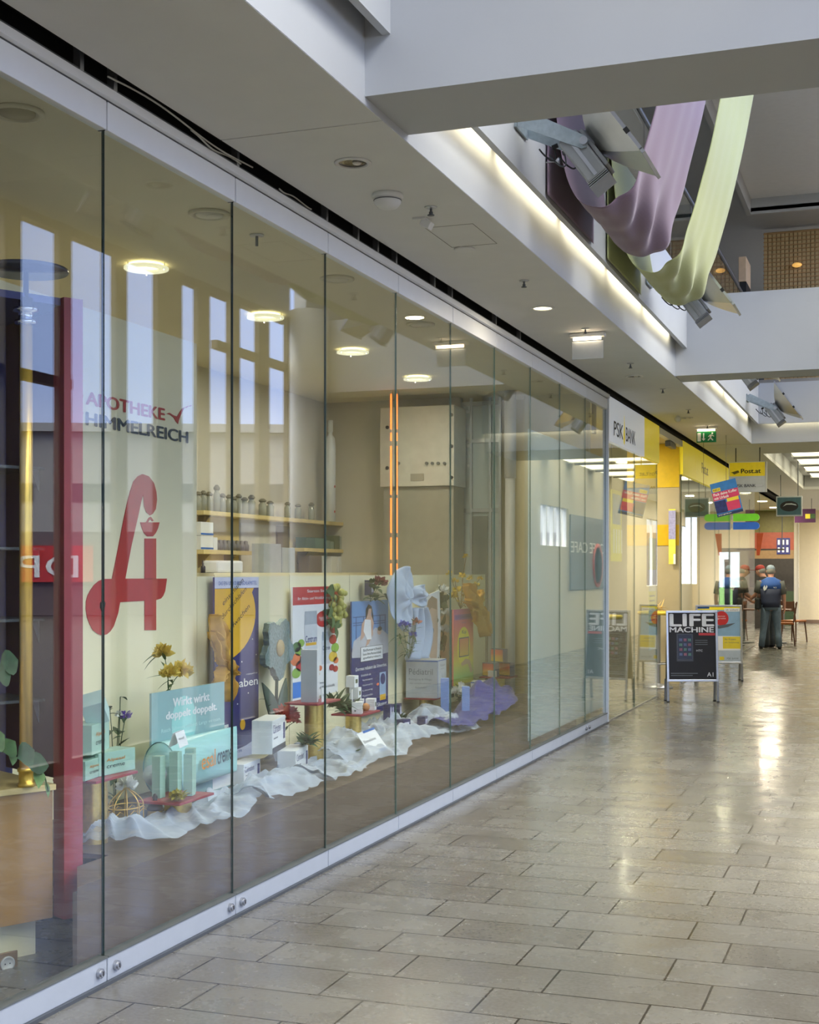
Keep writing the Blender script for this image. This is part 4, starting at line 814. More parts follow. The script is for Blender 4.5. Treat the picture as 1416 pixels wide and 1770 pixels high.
pg([(0, .56), (.05, .66), (.3, .72), (.5, .70), (.62, .76), (.8, .74), (1, .68), (1, .52), (.5, .5), (0, .52)], bd, 'bedding_print', .0008)
pg([(.22, .66), (.26, .80), (.36, .85), (.42, .88), (.50, .87), (.56, .82), (.56, .70), (.44, .62), (.36, .60), (.40, .66), (.36, .72), (.30, .68)], sk, 'woman_print', .0014)
pg([(.30, .74), (.34, .84), (.50, .83), (.52, .66), (.40, .66)], wp, 'nightdress_print', .002); el(.45, .91, .065, .045, sk, 'face_print', .002); pg([(.36, .84), (.37, .93), (.44, .97), (.52, .95), (.56, .88), (.57, .82), (.53, .86), (.51, .93), (.44, .93), (.41, .88)], dk, 'hair_print', .0026)
pg([(.55, .74), (.5, .84), (.46, .89), (.49, .89), (.58, .80)], sk, 'raised_arm_print', .003); el(.74, .72, .06, .03, sk, 'sleeper_print', .0016); el(.75, .745, .06, .02, dk, 'hair_print', .002)
r(.22, .84, .47, .60, ink, 'caption_border', .0020); r(.23, .83, .475, .597, wp, 'caption', .0026)
for s, v in (('Schnarchen', .56), ('kann Ihre Partnerschaft', .525), ('gefährden.', .49)): text(s, FX((-3.80+.004, P(608, 988, X=-3.8).y+.28*W, P(608, 1243, X=-3.8).z+v*H)), .5*W, .022*H, dteal, t)
tx('Dormeas reduziert das Schnarchen.', .1, .95, .40, .43, wp, .01)
for k, s in enumerate(('Erhältlich als', '  Rachenspray', '  Nasenspray', '  Lösung', '  Mundstreifen')): tx(s.strip(), .24+.04*(k > 0), .5+.05*(k > 0), .345-k*.045, .363-k*.045, wp)
r(.75, .93, .10, .35, M('pale_blue_print', (150, 180, 214), .4), 'product_print', .0006); el(.84, .29, .07, .05, navy, 'product_print', .0014); el(.70, .25, .035, .012, M('orange_dot', (250, 110, 60), .4), 'red_dot'); r(.76, .92, .10, .15, yel, 'product_print', .0014); tx('Silomat', .68, .95, .05, .085, wp, .01)
t, r, tx, pg, el, W, H = poster(784, 818, 1054, 1186, 'rainbow_poster', 'narrow poster fading from pink to yellow and green with a yellow oval', M('rainbow_print', (220, 120, 110), .4), X=-3.62)
def grad(name, stops, z0, z1):
    m = bpy.data.materials.new(name); m.use_nodes = True; n = m.node_tree.nodes; l = m.node_tree.links
    g = n.new('ShaderNodeNewGeometry'); s_ = n.new('ShaderNodeSeparateXYZ'); mr = n.new('ShaderNodeMapRange'); cr_ = n.new('ShaderNodeValToRGB')
    l.new(g.outputs['Position'], s_.inputs[0]); l.new(s_.outputs['Z'], mr.inputs[0]); mr.inputs['From Min'].default_value = z0; mr.inputs['From Max'].default_value = z1
    l.new(mr.outputs[0], cr_.inputs[0]); l.new(cr_.outputs[0], n['Principled BSDF'].inputs['Base Color']); n['Principled BSDF'].inputs['Roughness'].default_value = .4
    cr_.color_ramp.elements[0].position = stops[0][0]; cr_.color_ramp.elements[0].color = lin(stops[0][1])+(1,); cr_.color_ramp.elements[1].position = stops[-1][0]; cr_.color_ramp.elements[1].color = lin(stops[-1][1])+(1,)
    for p_, c_ in stops[1:-1]: e_ = cr_.color_ramp.elements.new(p_); e_.color = lin(c_)+(1,)
    return m
zb3 = P(784, 1186, X=-3.62).z; rain = grad('rainbow_ink', [(0, (226, 206, 60)), (.1, (150, 200, 110)), (.3, (226, 206, 80)), (.55, (228, 140, 90)), (.8, (226, 100, 120)), (1, (206, 110, 160))], zb3, zb3+H)
r(0, 1, 0, 1, rain, 'rainbow_field'); r(.05, .95, .86, .93, M('violet_print', (150, 90, 170), .4), 'title_bar', .0006); tx('mosquito', .1, .9, .87, .92, navy); tx('stop', .38, .62, .80, .83, M('violet_print'))
el(.5, .50, .32, .26, M('lemon_print', (240, 228, 60), .4), 'oval', .001); r(.26, .76, .36, .62, navy, 'box_print', .0018); r(.29, .73, .375, .605, rain, 'box_field', .0026)
pg([(.35, .28), (.6, .33), (.8, .30), (.95, .15), (.85, .12), (.7, .26), (.4, .24)], sk, 'hand_print', .0034); text('Kai', FX((-3.62+.004, P(784, 988, X=-3.62).y+.4*W, zb3+.67*H)), .2*W, .05*H, navy, t)
MB().box(-3.645, -3.635, P(783, 988, X=-3.64).y-.05, P(783, 988, X=-3.64).y+.02, zb3-.1, zb3+H).build('dark_edge', ink, t)
# ---- boxes around the posters
cal = [('t', 'x', 'Calmaben', .04, .60, .56, .26, navy), ('r', 'x', 0, 1, .0, .18, ink), ('r', 'x', .82, .95, .3, .8, navy, 'logo_mark'), ('r', 'x', .1, .4, .42, .46, grayink)]
a = P(485, 1345, Z=DZ)
pack(-3.50, 6.92, DZ+.001, .10, .26, .12, whitec, 'white and grey carton at the left foot of the silver flower', .1, deco=cal)
pack(-3.36, 7.28, DZ+.001, .11, .32, .16, whitec, 'white carton with dark base and diamond marks, lower right of the three', .2, deco=cal)
pack(-3.43, 7.10, DZ+.163, .12, .34, .19, whitec, 'white carton with diamond marks stacked on the other two', .22, deco=cal)
x, y, z = R3
pack(x+.02, y-.09, z+.001, .10, .045, .32, whitec, 'tall white and grey carton standing on the tallest riser', .2, deco=[('r', 'y', 0, 1, 0, 1, greyc, 'grey_side')])
pack(x-.0, y+.02, z+.001, .02, .16, .22, wp, 'white leaflet holder beside the tall carton on the tallest riser', .1, deco=[('t', 'x', 'Jetzt', .2, .5, .4, .08, navy)])
pack(x+.09, y-.04, z+.001, .004, .08, .085, wp, 'small white price card leaning on the tall carton', .1, name='price_card', cat='card', deco=[('t', 'x', 'Preis', .2, .4, .6, .2, grayink)])
x, y, z = R4
gd = [('r', 'x', .25, .75, .35, .7, M('ink_olive', (90, 100, 70), .5), 'mark')]
pack(x+.05, y-.10, z+.001, .07, .085, .08, whitec, 'small white carton with open lid at the left end of the riser', .3, deco=gd)
tag(MB().box(-.001, .001, -.03, .03, 0, .08, Matrix.Translation((x+.02, y-.12, z+.083)) @ Matrix.Rotation(.3, 4, 'Z'), bev=.0009).build('card_flap', wp), 'raised white card behind the small open carton', 'card')
for k, (a, b, c) in enumerate(((.0, .08, 0), (.06, .15, 0), (-.02, .06, .082), (-.04, .05, .164))):
    pack(x+a-.01, y+b, z+.001+c, .065, .075, .08, whitec, ['lower left small white carton in the stepped stack on the riser', 'small white carton at the right end of the stepped stack', 'middle small white carton of the stepped stack', 'topmost small white carton of the stepped stack'][k], .3-k*.1, deco=gd)
tuft((x-.03, y-.05, z+.004), .07, 60, dgreen, 'ivy_sprig', 'dark green ivy sprig between the small white cartons', L=.10, W=.05)
tuft((R3[0]+.02, R3[1]+.30, .70), .07, 70, dgreen, 'greenery', 'bushy dark greenery between the tallest riser and the white cartons', L=.11, W=.03)
tag(MB().ball((x+.06, y+.02, z+.033), .032, sz=.9).build('onion', M('onion_skin', (186, 130, 80), .5, var=.15)), 'small brown bulb beside the small white cartons', 'bulb')
x, y, z = R5; pk = M('night_blue_carton', (44, 46, 96), .35, var=.1); od = [('r', 'x', .2, .8, .2, .85, M('white_oval', (214, 216, 240), .4), 'moon_print')]
for k, (a, b) in enumerate(((.0, -.12), (-.02, -.02), (-.02, .14))): pack(x+a, y+b, z+.001, .05, .09, .15-.01*k, pk, ['left', 'middle', 'right'][k]+' dark blue carton on the lowest riser', .2, deco=od)
for k, (a, b) in enumerate(((-3.36, 9.18), (-3.30, 9.42), (-3.4, 9.75))): pack(a, b, DZ+.003, .06, .09, .13, pk, ['left', 'middle', 'right'][k]+' dark blue carton on the white net below the lowest riser', .4*k-.3, deco=od)
t = thing('calendar_card', 'white card with blue edge lying tilted on the net below the blue poster', 'card', (-3.22, 8.15, .40))
f = frame((-3.14, 7.98, .40), (0, 1, .03), (-.6, 0, .8)); MB().box(0, .30, 0, .17, 0, .003, f).build('card', wp, t); MB().box(.1, .30, .155, .17, .003, .004, f).build('blue_edge', blue, t); MB().box(.16, .30, 0, .02, .003, .004, f).build('blue_edge', blue, t); text('Einnahme', f @ Matrix.Translation((.02, .09, .003)), .2, .02, grayink, t)
pack(-3.42, 7.78, DZ+.001, .08, .12, .07, whitec, 'white and blue carton at the foot of the tallest riser, left one', .2, deco=[('r', 'x', 0, 1, 0, .4, blue, 'blue_band')]); pack(-3.44, 7.93, DZ+.001, .08, .1, .06, greyc, 'grey carton at the foot of the tallest riser, right one', -.2)
tag(MB().box(-.03, .03, -.05, .05, 0, .05, Matrix.Translation((-3.42, 7.78, DZ+.0725)) @ Matrix.Rotation(.4, 4, 'Z'), bev=.002).build('medicine_carton', wp), 'small white carton on top of the white and blue one', 'box')
x, y, z = R6
ped = [('r', 'y', 0, 1, .96, 1, blue, 'blue_edge'), ('r', 'x', 0, 1, .97, 1, blue, 'blue_edge'), ('r', 'x', 0, .04, 0, 1, blue, 'blue_edge'), ('t', 'y', 'Pédiatril', .1, .62, .75, .16, grayink), ('t', 'y', 'Reinigung & Pflege', .1, .46, .72, .06, grayink), ('t', 'y', 'der empfindlichen', .12, .36, .68, .05, grayink), ('t', 'y', 'Babyhaut', .3, .25, .36, .05, grayink), ('t', 'x', 'Pédiatril', .3, .82, .5, .06, grayink), ('t', 'x', 'AVENE', .35, .74, .36, .03, grayink), ('r', 'x', .40, .5, .45, .49, blue, 'dot'), ('r', 'x', .64, .74, .45, .49, blue, 'dot'), ('r', 'x', .52, .6, .1, .6, greyc, 'figure_print')]
pack(x+.0, y+.0, z+.001, .27, .30, .31, M('grey_white_carton', (190, 196, 200), .4), 'big grey and white display box with blue edges on a gold riser', .08, name='display_box', deco=ped)
pack(-3.42, 11.35, DZ+.001, .18, .22, .24, whitec, 'white display box with blue edges standing on the deck under the rainbow poster', .2, name='display_box', deco=ped[:3]+ped[7:])
lb = M('light_blue_carton', (130, 160, 220), .4, var=.03)
pack(-3.14, 9.98, DZ+.002, .06, .07, .31, lb, 'slim light blue carton standing in front of the white flowers', .3); pack(-3.35, 10.1, DZ+.002, .06, .06, .36, lb, 'slim light blue carton half hidden behind the glass joint', .2)
t = thing('paper_wedge', 'pale green folded paper wedge on the blue net', 'card', (-3.08, 10.45, DZ)); MB().prism([(0, .1), (.42, .06), (.42, -.03)], frame((-3.08, 10.2, DZ+.06), (.05, 1, 0), (0, 0, 1)), .004).build('sheet', tealw, t); MB().prism([(0, .1), (.42, .06), (.42, -.03)], frame((-3.14, 10.2, DZ+.06), (.1, 1, 0), (0, 0, 1)), .004).build('sheet', tealw, t)
x, y, z = R7; rb = [('r', 'x', .03, .97, .05, .95, None)]
rainm = grad('rainbow_carton', [(0, (226, 206, 60)), (.35, (228, 180, 80)), (.6, (226, 110, 80)), (1, (190, 60, 70))], z, z+.13)
rainm2 = grad('rainbow_carton_top', [(0, (226, 206, 60)), (.35, (228, 180, 80)), (.6, (226, 110, 80)), (1, (190, 60, 70))], z+.13, z+.27)
for k, (a, b, c, mm) in enumerate(((-.06, -.06, 0, rainm), (.06, .05, 0, rainm), (-.0, .02, .132, rainm2))):
    pack(x+a, y+b, z+.001+c, .17, .06, .128, M('slate_carton', (70, 80, 120), .4), ['left', 'right', 'upper'][k]+' carton with red and yellow front on the right-hand riser', -.5, deco=[('r', 'y', .04, .96, .06, .94, mm, 'rainbow_front')])
pack(x-.02, y-.14, z+.001, .1, .003, .06, wp, 'small white card in front of the rainbow cartons', -.3, name='price_card', cat='card')
pack(R4[0]-.28, P(636, 1040, X=-3.8).y-.02, 1.39, .05, .09, .115, pk, 'dark blue carton standing on top of the blue poster', .1, deco=od)
# ------------------------------------------------------------------ draped nets, flowers, bird cage, silver flower
def net(front, back, name, label, m, amp, seed, z0=DZ+.002):
    F = [P(a, b, Z=z0) for a, b in front]; n = len(F)
    def cat(L, u):
        f = u*(len(L)-1); i = min(int(f), len(L)-2); k = f-i; return L[i].lerp(L[i+1], k*k*(3-2*k))
    def fn(u, v):
        a = cat(F, u); a.x = min(a.x, -2.96); b = Vector((back, a.y+.12, z0)); q = a.lerp(b, v)
        n0 = .5+.9*noise.noise(Vector((q.y*2.6, q.x*3.2, seed))); n1 = abs(noise.noise(Vector((q.y*6+q.x*9, q.x*5-q.y*3, seed+4)))); h = max(0, n0)*.9+(1-min(1, n1*2.6))*.30
        env = math.sin(PI*min(1, v*1.15+.08))**.6 if v < .85 else max(0, (1-v)/.15)*.9
        q.z = z0+.004+amp*h*max(env, .05)*(.75+.35*math.sin(u*17+seed)**2)
        q.x += .03*noise.noise(Vector((q.y*9, v*3, seed+9))); q.y += .03*noise.noise(Vector((q.y*7, v*5, seed+2))); q.x = min(q.x, -2.958)
        return q
    o = MB().grid(fn, 260 if amp < .15 else 90, 46).build(name, m); tag(o, label, 'net fabric', kind='stuff'); del o['kind']; return o
def netmat(name, c, al):
    m = bpy.data.materials.new(name); m.use_nodes = True; n = m.node_tree.nodes; l = m.node_tree.links; b = n['Principled BSDF']
    t = n.new('ShaderNodeTexCoord'); nz = n.new('ShaderNodeTexNoise'); nz.inputs['Scale'].default_value = 9; nz.inputs['Detail'].default_value = 6; l.new(t.outputs['Object'], nz.inputs[0])
    r = n.new('ShaderNodeValToRGB'); k = lin(c); r.color_ramp.elements[0].color = tuple(v*.92 for v in k)+(1,); r.color_ramp.elements[1].color = tuple(min(1, v*1.08) for v in k)+(1,); l.new(nz.outputs[0], r.inputs[0]); l.new(r.outputs[0], b.inputs['Base Color'])
    lw = n.new('ShaderNodeLayerWeight'); lw.inputs['Blend'].default_value = .45; mr = n.new('ShaderNodeMapRange'); mr.inputs['To Min'].default_value = al; mr.inputs['To Max'].default_value = .85
    l.new(lw.outputs['Facing'], mr.inputs[0]); l.new(mr.outputs[0], b.inputs['Alpha']); b.inputs['Roughness'].default_value = .6; b.inputs['Sheen Weight'].default_value = .3
    return m
wn = netmat('white_net', (188, 202, 220), .26)
net([(120, 1452), (150, 1468), (200, 1470), (250, 1466), (300, 1462), (322, 1442), (345, 1434), (400, 1428), (430, 1415), (455, 1388), (480, 1398), (505, 1405), (522, 1392), (535, 1375), (560, 1357), (585, 1358), (605, 1360), (622, 1342), (640, 1322), (680, 1314), (705, 1308), (714, 1292), (745, 1286), (775, 1274), (800, 1270), (812, 1268), (830, 1262)], -3.42, 'net_drape', 'long white net fabric draped in folds along the front of the display', wn, .12, 3.3)
net([(600, 1330), (640, 1300), (690, 1286), (740, 1270), (770, 1262), (800, 1255)], -3.76, 'net_drape', 'second white net heap rising behind the lowest riser', wn, .17, 8.1)
bn = netmat('blue_net', (26, 34, 132), .78)
def bf(u, v):
    a = P(800+118*u, 1262-20*u+16*math.sin(u*7), Z=DZ+.002); x = min(-2.965, a.x)-.42*v
    h = (.10+.22*max(0, math.sin((u-.38)*PI/.62)) if u > .38 else .10)*math.sin(PI*min(1, v+.12))**.5
    q = Vector((x, a.y, DZ+.005+h*(.7+.6*abs(noise.noise(Vector((a.y*2.5, x*5, 1)))))+.05*abs(noise.noise(Vector((a.y*7, x*12, 2)))))); q.x += .03*noise.noise(Vector((a.y*6, v*4, 5))); q.x = min(q.x, -2.958); return q
tag(MB().grid(bf, 70, 40).build('blue_net', bn, solid=.0012), 'crumpled royal blue net fabric at the right end of the display', 'net fabric')
def petalball(mb, c, r, n, up=(0, 0, 1), L=None, W=None):
    for k in range(n):
        a = R.uniform(0, 2*PI); e_ = math.acos(R.uniform(-.25, 1)); d = Vector((math.sin(e_)*math.cos(a), math.sin(e_)*math.sin(a), math.cos(e_)))
        mb.leaf(Vector(c)+d*r*.25, d, Vector((R.uniform(-1, 1), R.uniform(-1, 1), R.uniform(-1, 1))).normalized(), (L or r)*R.uniform(.7, 1.05), (W or r*.7)*R.uniform(.7, 1.1), R.uniform(-.2, .4))
def bunch(name, label, base, tips, X, stemm, heads, leafm=None, leafn=0, leafL=.07, leafW=.02, cat='flowers', sr=.0022, part='blossom'):
    """base: world point; tips: (px, py, head radius, head material, petals)"""
    b = Vector(base); t = thing(name, label, cat, tuple(b))
    st = []
    for (px, py, r, m, n) in tips:
        e_ = P(px, py, X=X+R.uniform(-.03, .03)); mid = b.lerp(e_, .5)+Vector((R.uniform(-.02, .02), R.uniform(-.03, .03), .02)); pts = [b.lerp(mid, k/5).lerp(mid.lerp(e_, k/5), k/5) for k in range(6)]
        MB().tube(pts, sr, 6).build('stem', stemm, t); st.append(pts)
        if n: mb = MB(); petalball(mb, e_, r, n); mb.build(part, m, t)
    if leafm:
        mb = MB()
        for k in range(leafn):
            pts = R.choice(st); q = pts[R.randint(1, 5)]; a = R.uniform(0, 2*PI); mb.leaf(q, (math.cos(a)*.8, math.sin(a)*.8, R.uniform(-.2, .7)), (0, 0, 1), leafL*R.uniform(.6, 1.2), leafW, R.uniform(0, .6))
        mb.build('foliage', leafm, t)
    return t
carn = M('carnation_yellow', (226, 200, 96), .6, var=.15, trans=.2); salm = M('rose_salmon', (206, 104, 92), .6, var=.15, trans=.2); wht = M('petal_white', (228, 230, 222), .6, trans=.2); vio = M('petal_violet', (100, 70, 170), .6, trans=.2); drd = M('rose_dark_red', (120, 30, 52), .6, var=.2); blu = M('petal_blue', (60, 80, 190), .6); pnk = M('tulip_pink', (206, 130, 116), .6); fors = M('forsythia', (206, 178, 40), .6, var=.15)
bunch('carnations', 'three pale yellow carnations rising above the teal header board', P(292, 1200, X=-3.6), [(283, 1130, .052, carn, 60), (293, 1165, .05, carn, 50), (315, 1162, .058, carn, 60)], -3.6, green, None, green, 12, .13, .018)
bunch('small_posy', 'tiny white and violet posy with grass blades behind the mint cartons', (P(196, 1262, X=-3.5).x, P(196, 1262, X=-3.5).y, DZ+.002), [(206, 1235, .022, wht, 22), (217, 1238, .032, vio, 20), (208, 1205, .001, green, 0), (190, 1225, .001, green, 0)], -3.45, dgreen, None, dgreen, 26, .07, .028)
bunch('roses', 'salmon pink dried roses standing behind the diamond marked cartons', P(478, 1275, X=-3.55), [(495, 1240, .075, salm, 70), (474, 1255, .05, salm, 50), (511, 1247, .03, salm, 25), (460, 1210, .001, dgreen, 0)], -3.52, dgreen, None, dgreen, 10, .08, .014)
bunch('rose', 'single dark red rose with leaves lying on top of the blue poster', P(640, 1040, X=-3.75), [(657, 1008, .055, drd, 50), (645, 1003, .02, dgreen, 12), (668, 1030, .02, dgreen, 12)], -3.74, dgreen, None, dgreen, 30, .09, .04)
bunch('tulips', 'mixed bunch with pink tulip and blue flowers hanging left of the baby display', P(708, 1140, X=-3.66), [(720, 1077, .045, pnk, 14), (696, 1080, .04, blu, 26), (705, 1082, .035, blu, 22), (714, 1098, .035, blu, 22), (690, 1100, .02, green, 16)], -3.62, green, None, green, 46, .10, .02)
bunch('forsythia_branches', 'dry forsythia branches with small yellow blossoms above the rainbow poster', P(796, 1052, X=-3.68), [(777, 992, .03, fors, 16), (787, 1005, .035, fors, 18), (799, 995, .035, fors, 18), (806, 962, .03, fors, 14), (812, 1000, .03, fors, 16), (830, 1000, .03, fors, 16), (824, 1012, .035, fors, 18), (790, 1020, .04, fors, 22), (785, 1030, .04, fors, 22), (805, 1022, .04, fors, 18), (818, 1030, .03, fors, 12)], -3.66, M('dry_stem', (130, 110, 60), .7), None, fors, 60, .035, .02, sr=.003)
bunch('white_blossoms', 'white blossoms with green leaves behind the slim light blue cartons', P(795, 1215, X=-3.5), [(790, 1196, .05, wht, 30), (801, 1192, .05, wht, 30), (808, 1198, .045, wht, 26), (797, 1186, .035, wht, 20)], -3.45, green, None, green, 40, .06, .03)
tuft((-3.3, 11.6, DZ+.005), .10, 70, dgreen, 'leafy_sprig', 'small leafy sprig between the white display box and the blue net', L=.10, W=.05)
tuft((-3.30, 7.36, DZ+.17), .05, 40, green, 'leafy_sprig', 'leafy sprig lying on the lower right diamond marked carton', L=.09, W=.035)
tuft((-3.30, 8.0, DZ+.005), .05, 40, green, 'leafy_sprig', 'leafy sprig beside the tilted white card on the deck', L=.11, W=.03)
tuft((-3.5, 9.5, .45), .05, 30, dgreen, 'leafy_sprig', 'leafy sprig between the dark blue cartons on the lowest riser', L=.08, W=.03)
# grapes garland, ivy garland
t = thing('grape_garland', 'garland of green grapes hanging down the right edge of the fruit poster', 'garland', P(588, 1085, X=-3.76)); gp = M('grape_green', (160, 160, 76), .35, var=.15)
pts = [P(575+3*math.sin(k), 1010+k*9, X=-3.76) for k in range(9)]; MB().tube(pts, .004, 6).build('stem', dgreen, t)
for k in range(34): q = P(R.uniform(576, 596), R.uniform(1014, 1080), X=-3.77); MB().ball(q+Vector((R.uniform(-.02, .02), 0, 0)), R.uniform(.020, .030), sy=1.0, n=10, m=7).build('grape', gp, t)
mb = MB()
for k in range(14): mb.leaf(R.choice(pts), (R.uniform(-.3, .5), R.uniform(-1, 1), R.uniform(-1, .4)), (1, 0, 0), .10, .06, .3)
mb.build('foliage', green, t)
t = thing('ivy_garland', 'ivy garland with pale blossoms hanging between the baby display and the rainbow poster', 'garland', P(765, 1135, X=-3.75))
pts = [P(760+6*math.sin(k*.9), 1018+k*9, X=-3.75) for k in range(14)]; MB().tube(pts, .003, 6).build('stem', dgreen, t); mb = MB()
for k in range(60): mb.leaf(R.choice(pts), (R.uniform(-.2, .5), R.uniform(-1, 1), R.uniform(-1, .4)), (1, 0, 0), R.uniform(.05, .12), R.uniform(.04, .09), .3)
mb.build('foliage', dgreen, t)
for px, py in ((766, 1022), (770, 1062), (768, 1090)): mb = MB(); petalball(mb, P(px, py, X=-3.72), .06, 24); mb.build('blossom', wht, t)
# silver flower
sf = M('silver_lattice', (124, 146, 146), .5, .35, var=.2, scale=60, bump=.6); X = -3.74
t = thing('silver_flower', 'large grey-green glitter flower on a stem standing right of the navy poster', 'decoration', P(482, 1272, X=X))
c = P(479, 1120, X=X); pts = []
for k in range(72):
    a = 2*PI*k/72; rr = .185*(1+.17*math.cos(5*a+1.2))+.006*math.sin(a*23); pts.append((rr*1.0*math.cos(a), rr*.95*math.sin(a)))
mb = MB(); mb.prism([(x*1.05, y) for x, y in pts], FX((X-.02, c.y, c.z)), .04); mb.build('petals', sf, t)
MB().ball((X+.022, c.y, c.z+.0), .055, sx=.35).build('centre', M('straw_centre', (176, 156, 110), .8, bump=.8), t)
MB().tube([P(479, 1165, X=X), P(478, 1200, X=X), P(477, 1240, X=X), P(478, 1275, X=X)], .011, 8).build('stem', dgreen, t)
for (q0, q1, q2, q3) in (((478, 1258), (455, 1180), (470, 1185), (482, 1230)), ((476, 1250), (496, 1172), (494, 1195), (480, 1235))):
    A_, B_ = P(*q0, X=X+.02), P(*q1, X=X+.02); m2 = MB(); d = B_-A_; m2.leaf(A_, d, (1, 0, 0), d.length, .13, .02); m2.build('leaf', M('lattice_leaf', (70, 92, 84), .6, bump=.5), t, solid=.01)
# golden crumpled cloth flowers
oc = M('ochre_cloth', (214, 166, 66), .6, var=.1, scale=14, trans=.25)
def clothflower(name, label, pxs, X, cpx):
    t = thing(name, label, 'decoration', P(*pxs[0], X=X)); c = P(*cpx, X=X)
    for (px, py) in pxs:
        e_ = P(px, py, X=X); d = e_-c; L = d.length; w0 = .42*L; sd = d.cross(Vector((1, 0, 0))).normalized(); s0 = R.uniform(0, 9)
        def fn(u, v): 
            wd = w0*(.12+1.0*math.sin(PI*min(.97, (u*.93+.05)**1.15)))*(1+.15*math.sin(u*21+s0)); return c+d*u+sd*(v-.5)*wd+Vector((.035*math.sin(v*9+s0)+.03*noise.noise(Vector((u*4, v*6, s0)))+.05*u*(1-u), 0, 0))
        MB().grid(fn, 14, 12).build('cloth_petal', oc, t, solid=.003)
    MB().ball(c+Vector((.05, 0, 0)), .035, sx=.7, jit=.15).build('knot', oc, t)
clothflower('cloth_flower', 'ochre cloth flower hanging on the left edge of the navy poster', [(372, 1063), (368, 1092), (385, 1130), (405, 1165), (396, 1212), (376, 1180)], -3.72, (388, 1150))
clothflower('cloth_flower', 'ochre cloth flower hanging at the right corner of the rainbow poster', [(806, 1040), (838, 1062), (842, 1098), (822, 1075), (830, 1020), (806, 1010)], -3.55, (822, 1048))
# baby display with blue veil
X = -3.74; t = thing('baby_display', 'photo display of a baby face half covered by pale blue veils', 'display', P(740, 1140, X=X))
MB().prism(tr([(735, 1030), (758, 1020), (760, 1090), (758, 1140), (738, 1140)], X), FX((X, 0, 0)), .01).build('photo_board', wp, t)
MB().prism(tr([(736, 1080), (739, 1045), (746, 1030), (756, 1035), (757, 1090), (755, 1138), (744, 1138), (738, 1115)], X+.012), FX((X+.012, 0, 0)), .001).build('face_print', M('baby_skin_print', (200, 172, 150), .5), t)
MB().prism(tr([(737, 1062), (740, 1038), (747, 1030), (755, 1036), (755, 1054), (746, 1050), (741, 1056)], X+.0135), FX((X+.0135, 0, 0)), .001).build('hair_print', M('baby_hair_print', (150, 126, 106), .5), t)
for px in (739, 749): MB().prism(disc(None, P(px, 1090, X=X+.014).y, P(px, 1090, X=X+.014).z, .014, .02), FX((X+.0145, 0, 0)), .001).build('eye_print', M('eye_blue_print', (70, 90, 110), .4), t)
vl = netmat('pale_blue_veil', (176, 196, 222), .7)
def veil(name, outline_c, ry, rz_, label, Xv, fold=.03, top=None):
    c = P(*outline_c, X=Xv)
    def fn(u, v):
        a = 2*PI*v; return c+Vector((fold*math.sin(a*2+u*5)*u+.06*(1-u)+.03*noise.noise(Vector((math.cos(a)*2, math.sin(a)*2, u*3))), math.cos(a)*ry*u*(1+.1*math.sin(3*a)), math.sin(a)*rz_*u*(1+.08*math.cos(2*a))))
    return MB().grid(fn, 14, 40).build('veil', vl, t, solid=.002)
veil('v', (697, 1035), .26, .28, '', -3.66); veil('v', (725, 1030), .17, .10, '', -3.64)
def vf(u, v):
    z = P(727, 1050, X=-3.66).z*(1-u)+P(727, 1138, X=-3.66).z*u; y0 = P(712-6*u, 988, X=-3.66).y; y1 = P(733+14*math.sin(u*PI*.8), 988, X=-3.66).y
    return Vector((-3.66+.05*math.sin(v*16+u*3), y0+(y1-y0)*v, z))
MB().grid(vf, 16, 30).build('veil', vl, t, solid=.002)
# bird cage and little urn
c = Vector((-3.34, 5.41, DZ)); t = thing('bird_cage', 'small golden wire bird cage with white flower on top and greenery inside', 'ornament', tuple(c)); gw_ = M('gold_wire', (206, 170, 96), .35, .6)
mb = MB()
for k in range(8):
    a = 2*PI*k/8; pts = [c+Vector((math.cos(a)*.07*(1 if h < .12 else math.cos(min(1.5, (h-.12)/.085*1.5))), math.sin(a)*.1*(1 if h < .12 else math.cos(min(1.5, (h-.12)/.085*1.5))), h)) for h in [j*.017 for j in range(13)]]
    MB().tube(pts, .0028, 6).build('bar', gw_, t)
for h in (.012, .12): MB().tube([c+Vector((math.cos(2*PI*k/28)*.07, math.sin(2*PI*k/28)*.1, h)) for k in range(29)], .003, 6).build('ring', gw_, t)
mb = MB()
for k in range(8):
    a = 2*PI*(k+.5)/8; q = c+Vector((math.cos(a)*.072, math.sin(a)*.103, .11)); mb.tube([q+Vector((0, -.03, -.012)), q, q+Vector((0, .03, -.012))], .002, 5)
mb.build('scroll', gw_, t)
mb = MB(); petalball(mb, c+Vector((0, 0, .215)), .05, 40); mb.build('white_blossom', wht, t)
mb = MB()
for k in range(70): a = R.uniform(0, 2*PI); mb.leaf(c+Vector((R.uniform(-.04, .04), R.uniform(-.09, .09), R.uniform(0, .05))), (math.cos(a), math.sin(a)*1.2, R.uniform(-.1, .9)), (0, 0, 1), R.uniform(.04, .08), .018, .3)
mb.build('foliage', dgreen, t)
c = Vector((-3.30, 5.60, DZ)); t = thing('lidded_urn', 'small gold and black lidded jar beside the bird cage', 'jar', tuple(c))
MB().lathe([(.038, .0), (.04, .01), (.036, .07), (.034, .075), (.001, .076)], c, 20).build('body', M('old_gold', (170, 146, 96), .4, .5), t)
MB().lathe([(.04, .075), (.042, .082), (.034, .10), (.018, .11), (.01, .125), (.014, .135), (.006, .15), (.001, .152)], c, 20).build('lid', M('urn_black', (46, 46, 60), .3), t)
f = FX((c.x+.041, c.y-.01, c.z+.02)); MB().prism([(0, 0), (.02, 0), (.02, .035), (0, .035)], f, .001).build('emblem', M('emblem_cream', (214, 200, 160), .4), t)
